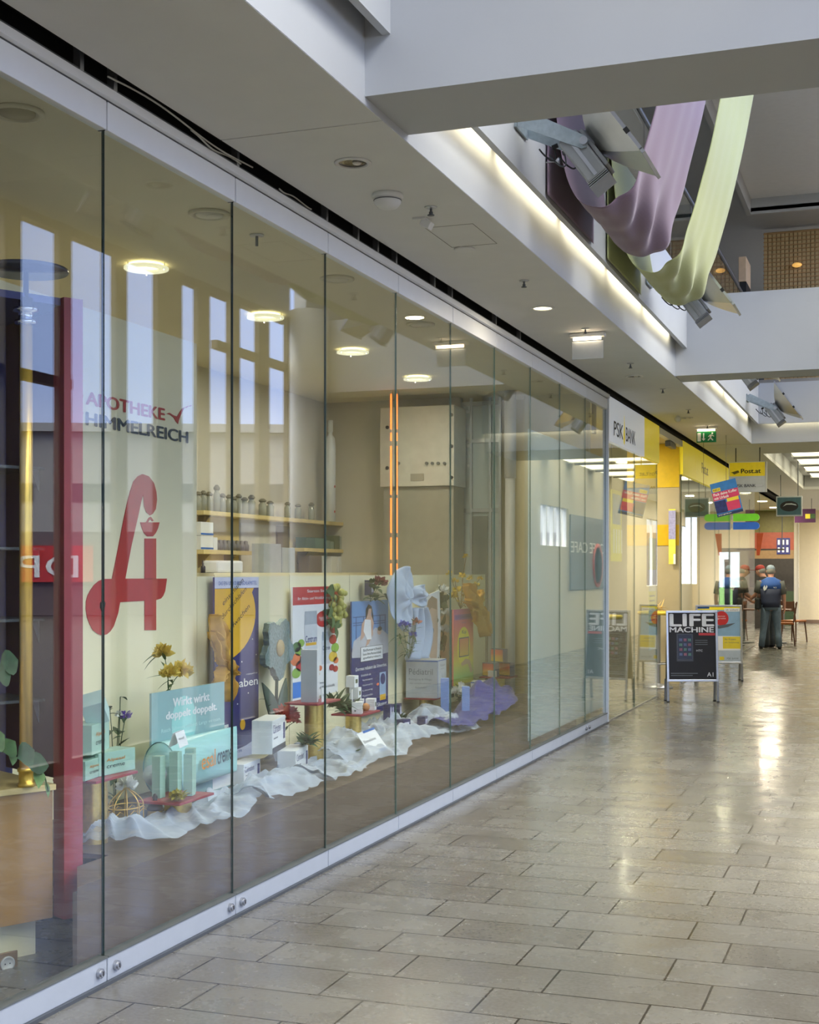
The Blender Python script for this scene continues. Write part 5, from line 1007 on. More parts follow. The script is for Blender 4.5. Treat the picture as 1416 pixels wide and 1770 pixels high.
# ivy on the counter
t = thing('ivy_plant', 'ivy tendril with large leaves trailing over the wooden counter at the left edge', 'plant', P(30, 1325, X=-3.2)); lg_ = M('ivy_light', (110, 146, 84), .5, var=.2, trans=.2)
pts = [P(-30, 1285, X=-3.2), P(0, 1297, X=-3.19), P(25, 1308, X=-3.18), P(45, 1318, X=-3.17), P(65, 1330, X=-3.16), P(78, 1345, X=-3.155), P(84, 1368, X=-3.15)]; MB().tube(pts, .003, 6).build('tendril', green, t)
for (bx, by, ex, ey, w_, mm) in ((5, 1300, 28, 1282, .09, green), (30, 1310, 62, 1296, .10, dgreen), (42, 1318, 90, 1322, .09, dgreen), (62, 1328, 70, 1362, .075, lg_), (78, 1350, 86, 1378, .03, lg_), (18, 1300, 24, 1322, .05, green), (0, 1150, 34, 1140, .1, dgreen), (-5, 1170, 20, 1165, .09, dgreen), (-20, 1285, 10, 1270, .1, green)):
    A_, B_ = P(bx, by, X=-3.17), P(ex, ey, X=-3.14); d = B_-A_; m2 = MB(); m2.leaf(A_, d, (1, 0, .3), d.length, w_, .12); m2.build('leaf', mm, t)
# ------------------------------------------------------------------ bank front
bz0, bz1 = 2.93, 3.40
ybk = [13.92, 17.07, 19.05, 24.8]
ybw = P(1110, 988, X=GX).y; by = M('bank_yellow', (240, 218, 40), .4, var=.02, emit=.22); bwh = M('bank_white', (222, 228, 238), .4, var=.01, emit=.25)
t = thing('bank_sign', 'long white and yellow bank sign board above the glass next to the frosted panels', 'sign', (GX, 15.5, bz0))
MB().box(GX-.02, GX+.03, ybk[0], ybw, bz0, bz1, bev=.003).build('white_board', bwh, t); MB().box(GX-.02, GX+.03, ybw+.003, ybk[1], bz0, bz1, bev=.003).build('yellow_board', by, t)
a, b, c = P(1061, 745, X=GX+.03), P(1077, 745, X=GX+.03), P(1082, 745, X=GX+.03); zt3 = P(1061, 727, X=GX+.03).z
d = P(1098, 745, X=GX+.03); z0_ = zt3-.155
text('PSK', FX((GX+.031, a.y, z0_)), b.y-a.y, .155, ink, t, bold=.01); text('BANK', FX((GX+.031, c.y, z0_)), d.y-c.y, .155, ink, t, bold=.01)
MB().prism([(.0, 0), (.05, -.02), (.09, .06), (.07, .16), (.04, .30), (.03, .18), (-.01, .09)], FX((GX+.031, b.y+.03, z0_-.03)), .002).build('flame_mark', by, t)
t = thing('post_sign', 'long yellow sign band above the glass beyond the bank entrance', 'sign', (GX, 22, bz0))
ye = [ybk[2], 20.3, 21.55, 22.9, 24.8]
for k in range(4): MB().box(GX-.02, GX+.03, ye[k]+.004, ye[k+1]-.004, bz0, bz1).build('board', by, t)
a, b = P(1213, 815, X=GX+.03), P(1224, 815, X=GX+.03); text('Post.at', FX((GX+.031, a.y, 3.08)), b.y-a.y, .16, M('olive_ink', (110, 100, 20), .4), t, bold=.01)
bgl = glass_mat('bank_glass', (.93, .97, .94))
for k, (y0, y1, lb) in enumerate(((13.93, 15.5, 'first clear glass pane of the bank, below the white sign board'), (15.51, 17.07, 'second clear glass pane of the bank, ending at the entrance'), (19.1, 20.9, 'glass pane just beyond the bank entrance'), (20.91, 22.8, 'second glass pane beyond the bank entrance'), (22.81, 24.8, 'third glass pane beyond the bank entrance behind the hanging sign'), (24.85, 29.4, 'single glass pane of the cafe front before its open part'))):
    t = thing('bank_glass' if k < 5 else 'cafe_glass', lb, 'glass panel', (GX, (y0+y1)/2, .01))
    MB().box(GX-.004, GX+.004, y0+.002, y1-.002, .012, 2.93 if k < 5 else 3.35).build('pane', bgl, t); MB().box(GX-.0042, GX+.0042, y0, y0+.002, .012, 2.93).box(GX-.0042, GX+.0042, y1-.002, y1, .012, 2.93).build('pane_edge', edgel, t)
    MB().box(GX-.012, GX+.012, y0, y1, .0, .012).build('floor_channel', steel, t)
struct('trim_40', MB().box(GX-.05, GX+.02, 13.9, 41, 3.40, 3.44), darkv)
struct('trim_41', MB().box(GX-.04, GX+.03, 17.1, 19.03, 3.31, 3.39), alu)
t = thing('door_operator', 'small silver door operator box under the rail of the bank entrance', 'door operator', (GX, 18.2, 3.24)); MB().box(GX-.05, GX+.02, 18.0, 18.5, 3.23, 3.305, bev=.01).build('housing', alud, t)
# return wall at the entrance with yellow bands
t = thing('return_wall', 'beige return wall with two yellow bands beside the bank entrance', 'wall panel', (-3.1, 19.05, 0))
MB().box(-3.6, GX-.02, 19.05, 19.1, 0, 2.75).build('panel', M('bank_beige', (176, 164, 132), .4, var=.02, coat=.2), t)
MB().box(-3.6, GX-.02, 19.04, 19.1, 2.75, 3.36).build('upper_band', M('yellow_gloss', (214, 180, 10), .3), t); zz = [P(1150, yy, Y=19.05).z for yy in (907, 943)]
MB().box(-3.6, GX-.02, 19.042, 19.05, zz[1], zz[0]).build('lower_band', M('ochre_band', (206, 168, 20), .3), t)
t = thing('notice_strip', 'tall yellow and white notice strip hanging at the edge of the entrance', 'notice', (-2.93, 19.0, 1.7))
a, b = P(1156, 880, Y=19.0), P(1168, 975, Y=19.0); MB().box(a.x, b.x, 19.0, 19.006, b.z, a.z).build('sheet', M('notice_yellow', (226, 222, 90), .5), t); MB().box(a.x, b.x, 18.998, 19.0, a.z-.42, a.z-.02).build('upper_print', M('notice_lilac', (160, 160, 200), .5, var=.2, scale=30), t); MB().box(b.x-.03, b.x, 18.998, 19.0, b.z, b.z+.14).build('corner_print', wp, t)
a = P(1122, 945, X=GX-.02); b = P(1134, 945, X=GX-.02); t = thing('notice_strip', 'long yellow and pale notice strip stuck behind the second bank pane', 'notice', (GX-.02, a.y, .8))
zs = [P(1128, yy, X=GX-.02).z for yy in (930, 985, 1022, 1080, 1123)]
for k, m_ in enumerate((M('notice_yellow'), wp, M('notice_yellow'), wp)): MB().box(GX-.022, GX-.020, a.y, b.y, zs[k+1], zs[k]).build('sheet', m_, t)
for k in range(6): MB().box(GX-.0199, GX-.0195, a.y+.05, b.y-.08, zs[3]+.05+k*.06, zs[3]+.07+k*.06).build('text_line', grayink, t)
t = thing('window_poster', 'tall yellow and blue poster behind the first bank pane', 'poster', (-3.3, 15, 1.5)); Xp = -3.25
a, b = P(1057, 845, X=Xp), P(1075, 970, X=Xp); zz = [P(1057, yy, X=Xp).z for yy in (845, 905, 970)]
MB().box(Xp-.006, Xp, a.y, b.y, zz[2], zz[0]).build('sheet', M('notice_yellow'), t); MB().box(Xp, Xp+.001, a.y+.08, b.y-.08, zz[1], zz[0]-.05).build('picture', M('poster_blue', (110, 150, 190), .4, var=.3, scale=8), t)
for k in range(4): MB().box(Xp, Xp+.001, a.y+.12+k*.16, a.y+.2+k*.16, zz[2]+.1, zz[1]-.06).build('stripe', wp, t)
MB().tube([(Xp-.003, (a.y+b.y)/2-.3, zz[0]), (Xp-.003, (a.y+b.y)/2-.3, 3.37)], .003, 5).build('cord', blackm, t)
# interior of the bank
gb = M('bank_cabinet', (104, 96, 58), .5, var=.1); dgx = M('bank_dark', (62, 64, 60), .5, var=.1)
t = thing('bank_counter', 'olive counter block with dark front inside the bank', 'counter', (-4.6, 16.5, 0)); MB().box(-4.9, -4.3, 14.4, 18.6, 0, 1.15).build('body', gb, t); MB().box(-4.95, -4.22, 14.35, 18.65, 1.15, 1.19).build('top', M('oak_top', (200, 176, 120), .4), t)
t = thing('bank_cupboard', 'tall dark cupboard wall with yellow top at the back of the bank', 'cupboard', (-6.6, 17, 0))
MB().box(-7.0, -6.4, 14, 24, 0, 2.5).build('body', dgx, t); MB().box(-7.0, -6.38, 14, 24, 2.5, 3.0).build('yellow_top', M('yellow_gloss'), t)
for k in range(9): MB().box(-6.4, -6.385, 14.1+k*1.1, 15.12+k*1.1, .1, 2.4).build('door', M('cupboard_door', (84, 82, 66), .4), t)
for k, (x, y) in enumerate(((-4.2, 15.6), (-4.2, 18.0), (-4.2, 22.0))):
    t = thing('bank_ceiling_lamp', ['first', 'second', 'third'][k]+' round lamp on the bank ceiling counted from the front', 'ceiling light', (x, y, 3.33)); MB().lathe([(.14, 3.369), (.14, 3.35), (.001, 3.35)], (x, y, 0), 24).build('disc', M('lamp_glow'), t); area_light('glow', (x, y, 3.33), (0, 0, 0), .3, .3, 95, (1, .9, .68), None, 'DISK')
def stand_table(x, y, label, r=.34):
    t = thing('standing_table', label, 'table', (x, y, 0))
    MB().lathe([(r, .99), (r, 1.03), (r-.02, 1.035), (.001, 1.035)], (x, y, 0), 28, None, 'Z', sx=.8).build('tabletop', M('table_yellow', (226, 196, 60), .4), t)
    MB().cyl((x, y, .03), (x, y, .99), .035).build('column', steel, t); MB().lathe([(.2, 0), (.2, .02), (.05, .05), (.04, .06), (.001, .06)], (x, y, 0), 24).build('base', steel, t)
    MB().tube([(x+.17*math.cos(a), y+.17*math.sin(a), .33) for a in [k*PI/8 for k in range(17)]], .01, 6).build('foot_ring', steel, t)
    return t
stand_table(-3.05, 18.35, 'standing table with yellow top in the bank entrance'); stand_table(-3.5, 16.4, 'standing table with yellow top behind the second bank pane', .42); stand_table(-3.35, 15.0, 'standing table behind the first bank pane')
tuft((-3.05, 18.3, 1.037), .10, 40, M('straw', (196, 166, 96), .7, var=.2), 'straw_decoration', 'flat straw decoration on the table in the bank entrance', 'decoration', L=.16, W=.02, sz=.25)
for k, (x, y, c_) in enumerate(((-3.5, 16.35, (170, 60, 70)), (-3.55, 16.6, (220, 190, 60)), (-3.4, 16.2, (200, 200, 210)))): tag(MB().box(x-.06, x+.06, y-.05, y+.05, 1.037, 1.11+.03*k, bev=.01).build('leaflet_box', M('leaflet_%d' % k, c_, .5)), ['dark pink', 'yellow', 'white'][k]+' leaflet box on the standing table behind the second bank pane', 'box')
tag(MB().box(-3.36, -3.30, 14.9, 14.98, 1.037, 1.2, bev=.005).build('leaflet_box', M('notice_yellow')), 'yellow leaflet box on the table behind the first bank pane', 'box')
# ------------------------------------------------------------------ A-boards
fm = M('snap_frame_aluminium', (206, 208, 210), .28, .85, var=.03); legm = M('leg_grey', (150, 152, 154), .4, .6)
def aboard(x, y, rz, w_, h_, zb, name, label, back, yaw_lean=.09):
    t = thing('a_board', label, 'a-board', (x, y, 0), rz); m0 = Matrix.Translation((x, y, 0)) @ Matrix.Rotation(rz, 4, 'Z')
    mf = m0 @ Matrix.Rotation(-yaw_lean, 4, 'X'); mb_ = m0 @ Matrix.Translation((0, 2*math.tan(yaw_lean)*h_, 0)) @ Matrix.Rotation(yaw_lean, 4, 'X')
    for mt, sd in ((mf, 'front'), (mb_, 'rear')):
        for s in (-1, 1):
            MB().box(s*(w_/2-.012)-.014, s*(w_/2-.012)+.014, -.012, .012, 0, zb+.01, mt, bev=.003).build(sd+'_leg', legm, t); MB().box(s*(w_/2-.012)-.016, s*(w_/2-.012)+.016, -.014, .014, 0, .014, mt).build('rubber_foot', blackm, t)
    s_ = -1
    pn = MB().box(-w_/2+.01, w_/2-.01, -.002, .004, zb, h_, mf).build('poster_panel', back, t); MB().box(-w_/2+.01, w_/2-.01, -.004, .002, zb, h_, mb_).build('rear_panel', M('rear_panel_grey', (120, 124, 128), .5), t)
    for (a, b, c, d) in ((-w_/2, w_/2, zb-.012, zb+.016), (-w_/2, w_/2, h_-.016, h_+.012), (-w_/2, -w_/2+.028, zb, h_), (w_/2-.028, w_/2, zb, h_)): MB().box(a, b, -.016, .0, c, d, mf, bev=.004).build('frame_rail', fm, t)
    MB().box(-.02, w_/2, .08, .09, h_*.55, h_*.56, m0).build('spreader', legm, t)
    return t, mf @ frame((-w_/2, -.0035, zb), (1, 0, 0), (0, 0, 1)), h_-zb
def on(fr_m, t, W, H):
    def r(u0, u1, v0, v1, m_, nm='print_area', z=0): return MB().box(u0*W, u1*W, v0*H, v1*H, z, z+.0008, fr_m).build(nm, m_, t)
    def tx(s, u0, u1, v0, v1, m_, bold=0, z=.001): return text(s, fr_m @ Matrix.Translation((u0*W, v0*H, z)), (u1-u0)*W, (v1-v0)*H, m_, t, bold=bold, d=.0008)
    return r, tx
lx, ly = -2.31, 16.42
t, F_, H = aboard(lx, ly, .33, .62, 1.09, .26, 'life', 'a-board with black poster and big white LIFE lettering', M('poster_black', (24, 22, 24), .5, var=.2)); W = .62; r, tx = on(F_, t, W, H)
chrome = M('letter_silver', (226, 228, 236), .35)
tx('LIFE', .08, .92, .79, .965, chrome, .03); tx('MACHINE', .07, .92, .70, .775, chrome, .03); r(.63, .95, .655, .69, M('label_red', (196, 60, 64), .4))
r(.2, .52, .28, .68, M('phone_grey', (70, 72, 78), .3), 'phone_print'); r(.225, .495, .31, .66, M('phone_dark', (24, 26, 34), .2), 'phone_screen', .0009)
for i in range(3):
    for j in range(4): r(.25+.085*i, .31+.085*i, .36+.07*j, .40+.07*j, M('icon_%d' % ((i+j) % 3), [(90, 100, 140), (140, 90, 110), (90, 130, 120)][(i+j) % 3], .4), 'icon_print', .0018)
for v in (.58, .55, .52): r(.56, .80, v, v+.008, grayink, 'text_line')
tx('HTC', .58, .7, .42, .45, chrome); r(.08, .6, .10, .112, grayink, 'text_line'); r(.08, .5, .07, .082, grayink, 'text_line'); tx('A1', .78, .9, .06, .12, chrome, .01)
t, F_, H = aboard(-2.40, 19.75, .30, .66, 1.08, .26, 'post', 'a-board with pale blue and yellow poster behind the black one', M('poster_sky', (140, 176, 206), .3, var=.06)); W = .66; r, tx = on(F_, t, W, H)
r(.04, .96, .93, .985, by); r(.04, .3, .95, .985, blue, z=.0009); r(.62, .95, .90, .96, wp, z=.0018); tx('ab sofort', .65, .92, .915, .945, grayink, z=.003)
MB().prism(disc(None, .56*W, .78*H, .10, .105), F_, .001).build('round_badge', redp, t); tx('Jetzt', .48, .64, .80, .83, wp, z=.0012); tx('gratis', .47, .65, .76, .79, wp, z=.0012)
MB().prism([(.36*W, .64*H), (.52*W, .66*H), (.86*W, .70*H), (.7*W, .63*H), (.5*W, .60*H)], F_, .001).build('plane_print', M('plane_grey', (90, 96, 106), .4), t)
r(.4, .96, .22, .47, wp); r(.58, .96, .25, .46, M('box_yellow', (226, 206, 60), .4), z=.0009); tx('Ihr Konto', .62, .86, .40, .43, grayink, z=.002); tx('inkl. Versicherung', .62, .92, .34, .37, grayink, z=.002)
r(.04, .96, .02, .22, M('poster_pale', (176, 190, 204), .4), z=.0003); r(.5, .6, .05, .11, M('box_yellow'), z=.0012); tx('PSK BANK', .66, .92, .06, .095, grayink, z=.0014)
# ------------------------------------------------------------------ hanging signs
Y = 20.9; a, b = P(1260, 799, Y=Y), P(1325, 850, Y=Y); zm2 = P(1290, 823, Y=Y).z
t = thing('hanging_sign', 'yellow and white box sign hanging from the ceiling across the passage', 'sign', ((a.x+b.x)/2, Y, b.z))
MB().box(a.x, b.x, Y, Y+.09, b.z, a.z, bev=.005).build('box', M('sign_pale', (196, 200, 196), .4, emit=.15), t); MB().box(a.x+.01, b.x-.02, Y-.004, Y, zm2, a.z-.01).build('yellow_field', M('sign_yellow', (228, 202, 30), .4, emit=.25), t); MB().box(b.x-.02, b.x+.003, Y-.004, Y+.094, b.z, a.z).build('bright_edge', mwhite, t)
FR = frame((a.x, Y-.005, b.z), (1, 0, 0), (0, 0, 1)); Wb = b.x-a.x
text('Post.at', FR @ Matrix.Translation((.33*Wb, .285, 0)), .52*Wb, .065, ink, t, bold=.03); text('PSK BANK', FR @ Matrix.Translation((.2*Wb, .075, 0)), .52*Wb, .045, ink, t, bold=.01); MB().box(.72*Wb, .9*Wb, .08, .105, 0, .001, FR).build('white_strip', wp, t)
MB().prism([(.03, .30), (.14, .33), (.16, .30), (.08, .27), (.06, .29)], FR, .001).build('horn_mark', M('olive_ink'), t)
for x in (a.x+.1, b.x-.1): MB().cyl((x, Y+.045, a.z), (x, Y+.045, 3.44), .008).build('rod', alud, t)
Y = 18.93; qs = [P(1213.7, 842.6, Y=Y), P(1257.8, 831.3, Y=Y), P(1278, 870.8, Y=Y), P(1240.8, 894.5, Y=Y)]
t = thing('tilted_poster', 'blue and pink advertising poster hanging tilted in front of the yellow sign', 'poster', (qs[3].x, Y, qs[3].z))
rt = (qs[1]-qs[0]); dn = (qs[3]-qs[0]); up = -dn; FR = frame(qs[3], rt, up-rt*up.dot(rt)/rt.length_squared); W = rt.length; H = dn.length
MB().box(0, W, 0, H, -.012, 0, FR, bev=.002).build('board', M('poster_cyan', (50, 120, 190), .4, var=.15), t)
for (u0, u1, v0, v1, m_) in ((0, 1, .48, .72, M('poster_pink', (200, 60, 100), .4)), (.05, .35, .74, .84, M('box_yellow')), (0, 1, 0, .08, M('poster_blue2', (30, 50, 90), .4)), (.45, .95, .12, .38, M('poster_pink')), (.5, .95, .38, .48, M('box_yellow')), (.0, .45, .10, .46, M('poster_navy', (30, 44, 100), .4, var=.4, scale=20))): MB().box(u0*W, u1*W, v0*H, v1*H, 0, .001, FR).build('print_area', m_, t)
text('NEU!', FR @ Matrix.Translation((.08*W, .76*H, .001)), .24*W, .06*H, ink, t); text('Pack deine Koffer', FR @ Matrix.Translation((.05*W, .62*H, .001)), .9*W, .08*H, wp, t, bold=.02); text('mit Urlaub', FR @ Matrix.Translation((.05*W, .51*H, .001)), .55*W, .08*H, wp, t, bold=.02); text('JETZT BESTELLEN', FR @ Matrix.Translation((.05*W, .02*H, .001)), .5*W, .04*H, wp, t)
tp = (qs[0]+qs[1])/2; MB().tube([qs[0]+(qs[1]-qs[0])*.06, (qs[0].x+.02, Y, 3.44)], .0025, 5).tube([qs[1]-(qs[1]-qs[0])*.05, (qs[1].x-.02, Y, 3.44)], .0025, 5).build('cord', alud, t)
Y = 25.2; a, b = P(1288, 888, Y=Y), P(1313, 915, Y=Y); hm = (a.z+b.z)/2
for z0, z1, m_, lb in ((hm+.01, a.z, M('lime_plastic', (120, 214, 50), .3, emit=.25), 'lime green rounded sign sticking out from the glass, above the blue one'), (b.z, hm-.01, M('blue_plastic', (50, 110, 214), .3, emit=.2), 'blue rounded sign sticking out from the glass, below the lime one')):
    t = thing('projecting_sign', lb, 'sign', (-2.6, Y, z0)); rr = (z1-z0)/2; x1 = b.x; pts = [(-2.82, z0), (x1-rr, z0)]+[(x1-rr+rr*math.sin(k*PI/10), (z0+z1)/2-rr*math.cos(k*PI/10)) for k in range(1, 10)]+[(x1-rr, z1), (-2.82, z1)]
    MB().prism(pts, frame((0, Y+.05, 0), (1, 0, 0), (0, 0, 1)), .08).build('panel', m_, t); MB().box(-2.846, -2.82, Y-.0, Y+.04, z0+.03, z1-.03).build('mount', steel, t)
Y = 27; a, b = P(1342, 858, Y=Y), P(1387, 892, Y=Y)
t = thing('hanging_screen', 'hanging picture screen with a dark oval swirl on pale blue', 'screen', ((a.x+b.x)/2, Y, b.z))
MB().box(a.x, b.x, Y, Y+.08, b.z, a.z, bev=.006).build('case', M('screen_case', (190, 196, 200), .4), t); MB().box(a.x+.02, b.x-.02, Y-.003, Y, b.z+.025, a.z-.025).build('picture', M('screen_teal', (70, 104, 116), .3, var=.15), t)
cx, cz = (a.x+b.x)/2, (a.z+b.z)/2; FR = frame((cx, Y-.0035, cz), (1, 0, 0), (0, 0, 1)); MB().prism(disc(None, 0, 0, .17, .10), FR, .001).build('dark_oval', M('oval_dark', (34, 30, 34), .3), t); MB().prism([(-.12, -.01), (-.05, .03), (.05, .03), (.14, .01), (.12, .035), (.04, .055), (-.06, .05)], FR @ Matrix.Translation((0, 0, .001)), .001).build('pale_streak', M('streak_pale', (190, 200, 206), .3), t)
MB().cyl((a.x+.08, Y+.04, a.z), (a.x+.08, Y+.04, 3.44), .008).build('rod', alud, t); MB().cyl((b.x-.08, Y+.04, a.z), (b.x-.08, Y+.04, 3.745), .008).build('rod', alud, t)
Y = 36; a, b = P(1374, 880, Y=Y), P(1410, 903, Y=Y); t = thing('hanging_sign', 'dark purple sign with a yellow square hanging far down the passage', 'sign', ((a.x+b.x)/2, Y, b.z))
MB().box(a.x, b.x, Y, Y+.06, b.z, a.z).build('board', M('sign_purple', (70, 30, 70), .4), t); MB().box(a.x+.26, a.x+.38, Y-.004, Y, b.z+.1, b.z+.22).build('yellow_square', M('box_yellow'), t); MB().box(a.x+.38, a.x+.5, Y-.004, Y, b.z+.1, b.z+.22).build('green_square', M('leaf_green'), t)
for x in (a.x+.1, b.x-.1): MB().cyl((x, Y+.03, a.z), (x, Y+.03, 3.44), .008).build('rod', alud, t)
# ------------------------------------------------------------------ cafe beyond the bank
cafe = thing('cafe_wall', 'cafe end wall in bands of olive, rust, tan and dark green', 'wall panel', (-3.4, 40.9, 0)); Yc = 40.9
for z0, z1, m_ in ((2.72, 3.36, M('olive_band', (104, 100, 44), .5, var=.1)), (2.2, 2.72, M('rust_band', (150, 70, 46), .5, var=.1)), (1.95, 2.2, M('tan_band', (140, 112, 74), .5, var=.1)), (1.0, 1.95, M('cafe_dark', (44, 40, 36), .5, var=.2)), (0, 1.0, M('moss_band', (52, 70, 44), .5, var=.15))): MB().box(-4.1, -2.85, Yc, Yc+.05, z0, z1).build('band', m_, cafe)
a, b = P(1343, 930, Y=Yc), P(1366, 958, Y=Yc); t = thing('cafe_picture', 'small dark blue and white patterned picture on the cafe end wall', 'picture', ((a.x+b.x)/2, Yc-.01, b.z))
MB().box(a.x, b.x, Yc-.02, Yc-.0005, b.z, a.z).build('panel', navy, t)
for i in range(3):
    for j in range(2): MB().box(a.x+.03+i*.12, a.x+.09+i*.12, Yc-.021, Yc-.02, b.z+.06+j*.22, b.z+.2+j*.22).build('pale_mark', wp, t)
t = thing('cafe_bar', 'dark cafe bar with brown top in front of the banded end wall', 'bar', (-3.5, 38.6, 0)); MB().box(-4.3, -2.95, 38.3, 38.9, 0, 1.08).build('body', M('cafe_dark'), t); MB().box(-4.35, -2.92, 38.25, 38.95, 1.08, 1.12).build('top', M('bar_top', (110, 80, 50), .4), t)
t = thing('bar_shelf', 'dark hanging shelf above the cafe bar', 'shelf', (-3.4, 38.6, 2.1)); MB().box(-4.2, -2.95, 38.4, 38.8, 2.16, 2.2).build('board', M('cafe_dark'), t)
for x in (-4.15, -3.0): MB().cyl((x, 38.6, 2.2), (x, 38.6, 3.37), .012, n=8).build('rod', alud, t)
t = thing('orange_banner', 'narrow bright orange banner hanging inside the glass before the cafe wall', 'banner', (-2.95, 26, 1.9)); a, b = P(1308, 922, Y=26.4), P(1318, 960, Y=26.4)
MB().prism([(a.x, b.z), (b.x-.05, b.z), (b.x+.02, a.z), (a.x, a.z)], frame((0, 26.4, 0), (1, 0, 0), (0, 0, 1)), .01).build('cloth', M('orange_cloth', (232, 100, 56), .5), t); MB().tube([((a.x+b.x)/2, 26.395, a.z), ((a.x+b.x)/2, 26.395, 3.44)], .004, 5).build('cord', alud, t)
struct('wall_back_shops', MB().box(-7.05, -6.0, 41, 41.1, 0, 3.36).box(-6.0, -5.65, 41, 41.1, 0, 1.2).box(-6.0, -5.65, 41, 41.1, 3.2, 3.36).box(-5.65, -5.0, 41, 41.1, 0, 3.36).box(-5.0, -4.4, 41, 41.1, 0, .3).box(-5.0, -4.4, 41, 41.1, 2.15, 3.36).box(-4.4, -2.85, 41, 41.1, 0, 3.36), M('shops_back_wall', (196, 184, 150), .7, var=.02))
struct('window_3', MB().box(-4.72, -4.68, 41.02, 41.08, .3, 2.15).box(-5.84, -5.81, 41.02, 41.08, 1.2, 3.2), alud)
struct('trim_42', MB().box(-2.95, -2.85, 41.11, 42.99, 0, 3.43), M('pillar_cream', (208, 202, 180), .6))
struct('door_1', MB().box(-1.62, -.5, 42.95, 42.99, 0, 2.3), M('door_greybrown', (120, 112, 104), .5))
struct('wall_left_far', MB().box(-2.98, -2.95, 13.8, 13.9, 3.0, 3.37), darkv)
t = thing('cafe_pole', 'slim dark pole with steel cap behind the glass near the two people', 'pole', (-3.05, 26.2, 0)); MB().cyl((-3.05, 26.2, 0), (-3.05, 26.2, 1.75), .045).build('shaft', alud, t); MB().cyl((-3.05, 26.2, 1.75), (-3.05, 26.2, 1.8), .05).build('cap', steel, t)
def chair(x, y, rz, label):
    t = thing('cafe_chair', label, 'chair', (x, y, 0), rz, 'wooden cafe chairs'); m0 = Matrix.Translation((x, y, 0)) @ Matrix.Rotation(rz, 4, 'Z'); wd = M('dark_beech', (92, 60, 42), .5, var=.1)
    MB().box(-.2, .2, -.2, .2, .44, .48, m0, bev=.01).build('seat', M('orange_seat', (160, 92, 40), .5), t)
    for sx_, sy_ in ((-1, -1), (1, -1), (-1, 1), (1, 1)):
        MB().cyl(m0 @ Vector((sx_*.17, sy_*.17, .44)), m0 @ Vector((sx_*.20, sy_*.21, 0)), .018, .014, n=8).build('leg', wd, t)
    for s in (-1, 1): MB().cyl(m0 @ Vector((s*.17, .18, .46)), m0 @ Vector((s*.16, .25, .92)), .016, n=8).build('back_post', wd, t)
    MB().box(-.17, .17, .215, .235, .68, .90, m0, bev=.005).build('backrest', wd, t)
chair(-2.28, 30.0, -1.5, 'dark wooden chair with orange seat just right of the man in the blue vest'); chair(-2.2, 31.6, 2.6, 'dark wooden chair further back beside the small cafe table'); 
t = thing('cafe_table', 'small dark cafe table behind the two people', 'table', (-2.5, 30.6, 0)); MB().box(-2.8, -2.2, 30.3, 30.9, .72, .75, bev=.005).build('top', M('dark_beech', (92, 60, 42), .5, var=.1), t); MB().cyl((-2.5, 30.6, .03), (-2.5, 30.6, .72), .03).build('column', alud, t); MB().lathe([(.22, 0), (.22, .02), (.03, .03)], (-2.5, 30.6, 0), 20).build('base', alud, t)
tag(MB().lathe([(.03, .75), (.035, .83), (.03, .83), (.001, .76)], (-2.4, 30.5, 0), 14).build('coffee_cup', mwhite), 'white cup on the small dark cafe table', 'cup')
for k, y in enumerate((27.5, 31.5, 35.5, 39)):
    t = thing('cafe_lamp', ['first', 'second', 'third', 'last'][k]+' round lamp on the cafe ceiling behind the glass front', 'ceiling light', (-3.3, y, 3.33)); MB().lathe([(.12, 3.369), (.12, 3.35), (.001, 3.35)], (-3.25, y, 0), 24).build('disc', M('lamp_glow'), t); area_light('glow', (-3.25, y, 3.33), (0, 0, 0), .25, .25, 110, (1, .88, .66), None, 'DISK')
for k, y in enumerate((33.5, 37, 40.5)):  # lamps added only to brighten the end wall and far floor
    t = thing('passage_fill_light', ['first', 'second', 'last'][k]+' added fill light in the passage ceiling beyond the coffered part', 'ceiling light', (-.9, y, 3.42)); MB().lathe([(.1, 3.439), (.1, 3.43), (.001, 3.43)], (-.9, y, 0), 24).build('disc', M('lamp_glow'), t); area_light('glow', (-.9, y, 3.42), (0, 0, 0), .2, .2, 90, (1, .92, .76), None, 'DISK')
# ------------------------------------------------------------------ people
def skinmesh(verts, edges, rad, name, m, parent, mt, levels=1):
    me = bpy.data.meshes.new(name); me.from_pydata([mt @ Vector(v) for v in verts], edges, []); o = bpy.data.objects.new(name, me); COL.objects.link(o)
    sm = o.modifiers.new('s', 'SKIN'); sm.use_smooth_shade = True
    for i, r in enumerate(rad): d = me.skin_vertices[0].data[i]; d.radius = (r if isinstance(r, tuple) else (r, r)); d.use_root = (i == 0)
    ss = o.modifiers.new('u', 'SUBSURF'); ss.levels = levels; ss.render_levels = levels
    dg = bpy.context.evaluated_depsgraph_get(); dg.update(); m2 = bpy.data.meshes.new_from_object(o.evaluated_get(dg)); bpy.data.objects.remove(o)
    mb = MB(); mb.add([v.co.copy() for v in m2.vertices], [list(p.vertices) for p in m2.polygons], True); bpy.data.meshes.remove(m2); return mb.build(name, m, parent)
skin = M('skin', (206, 150, 130), .5, var=.03)
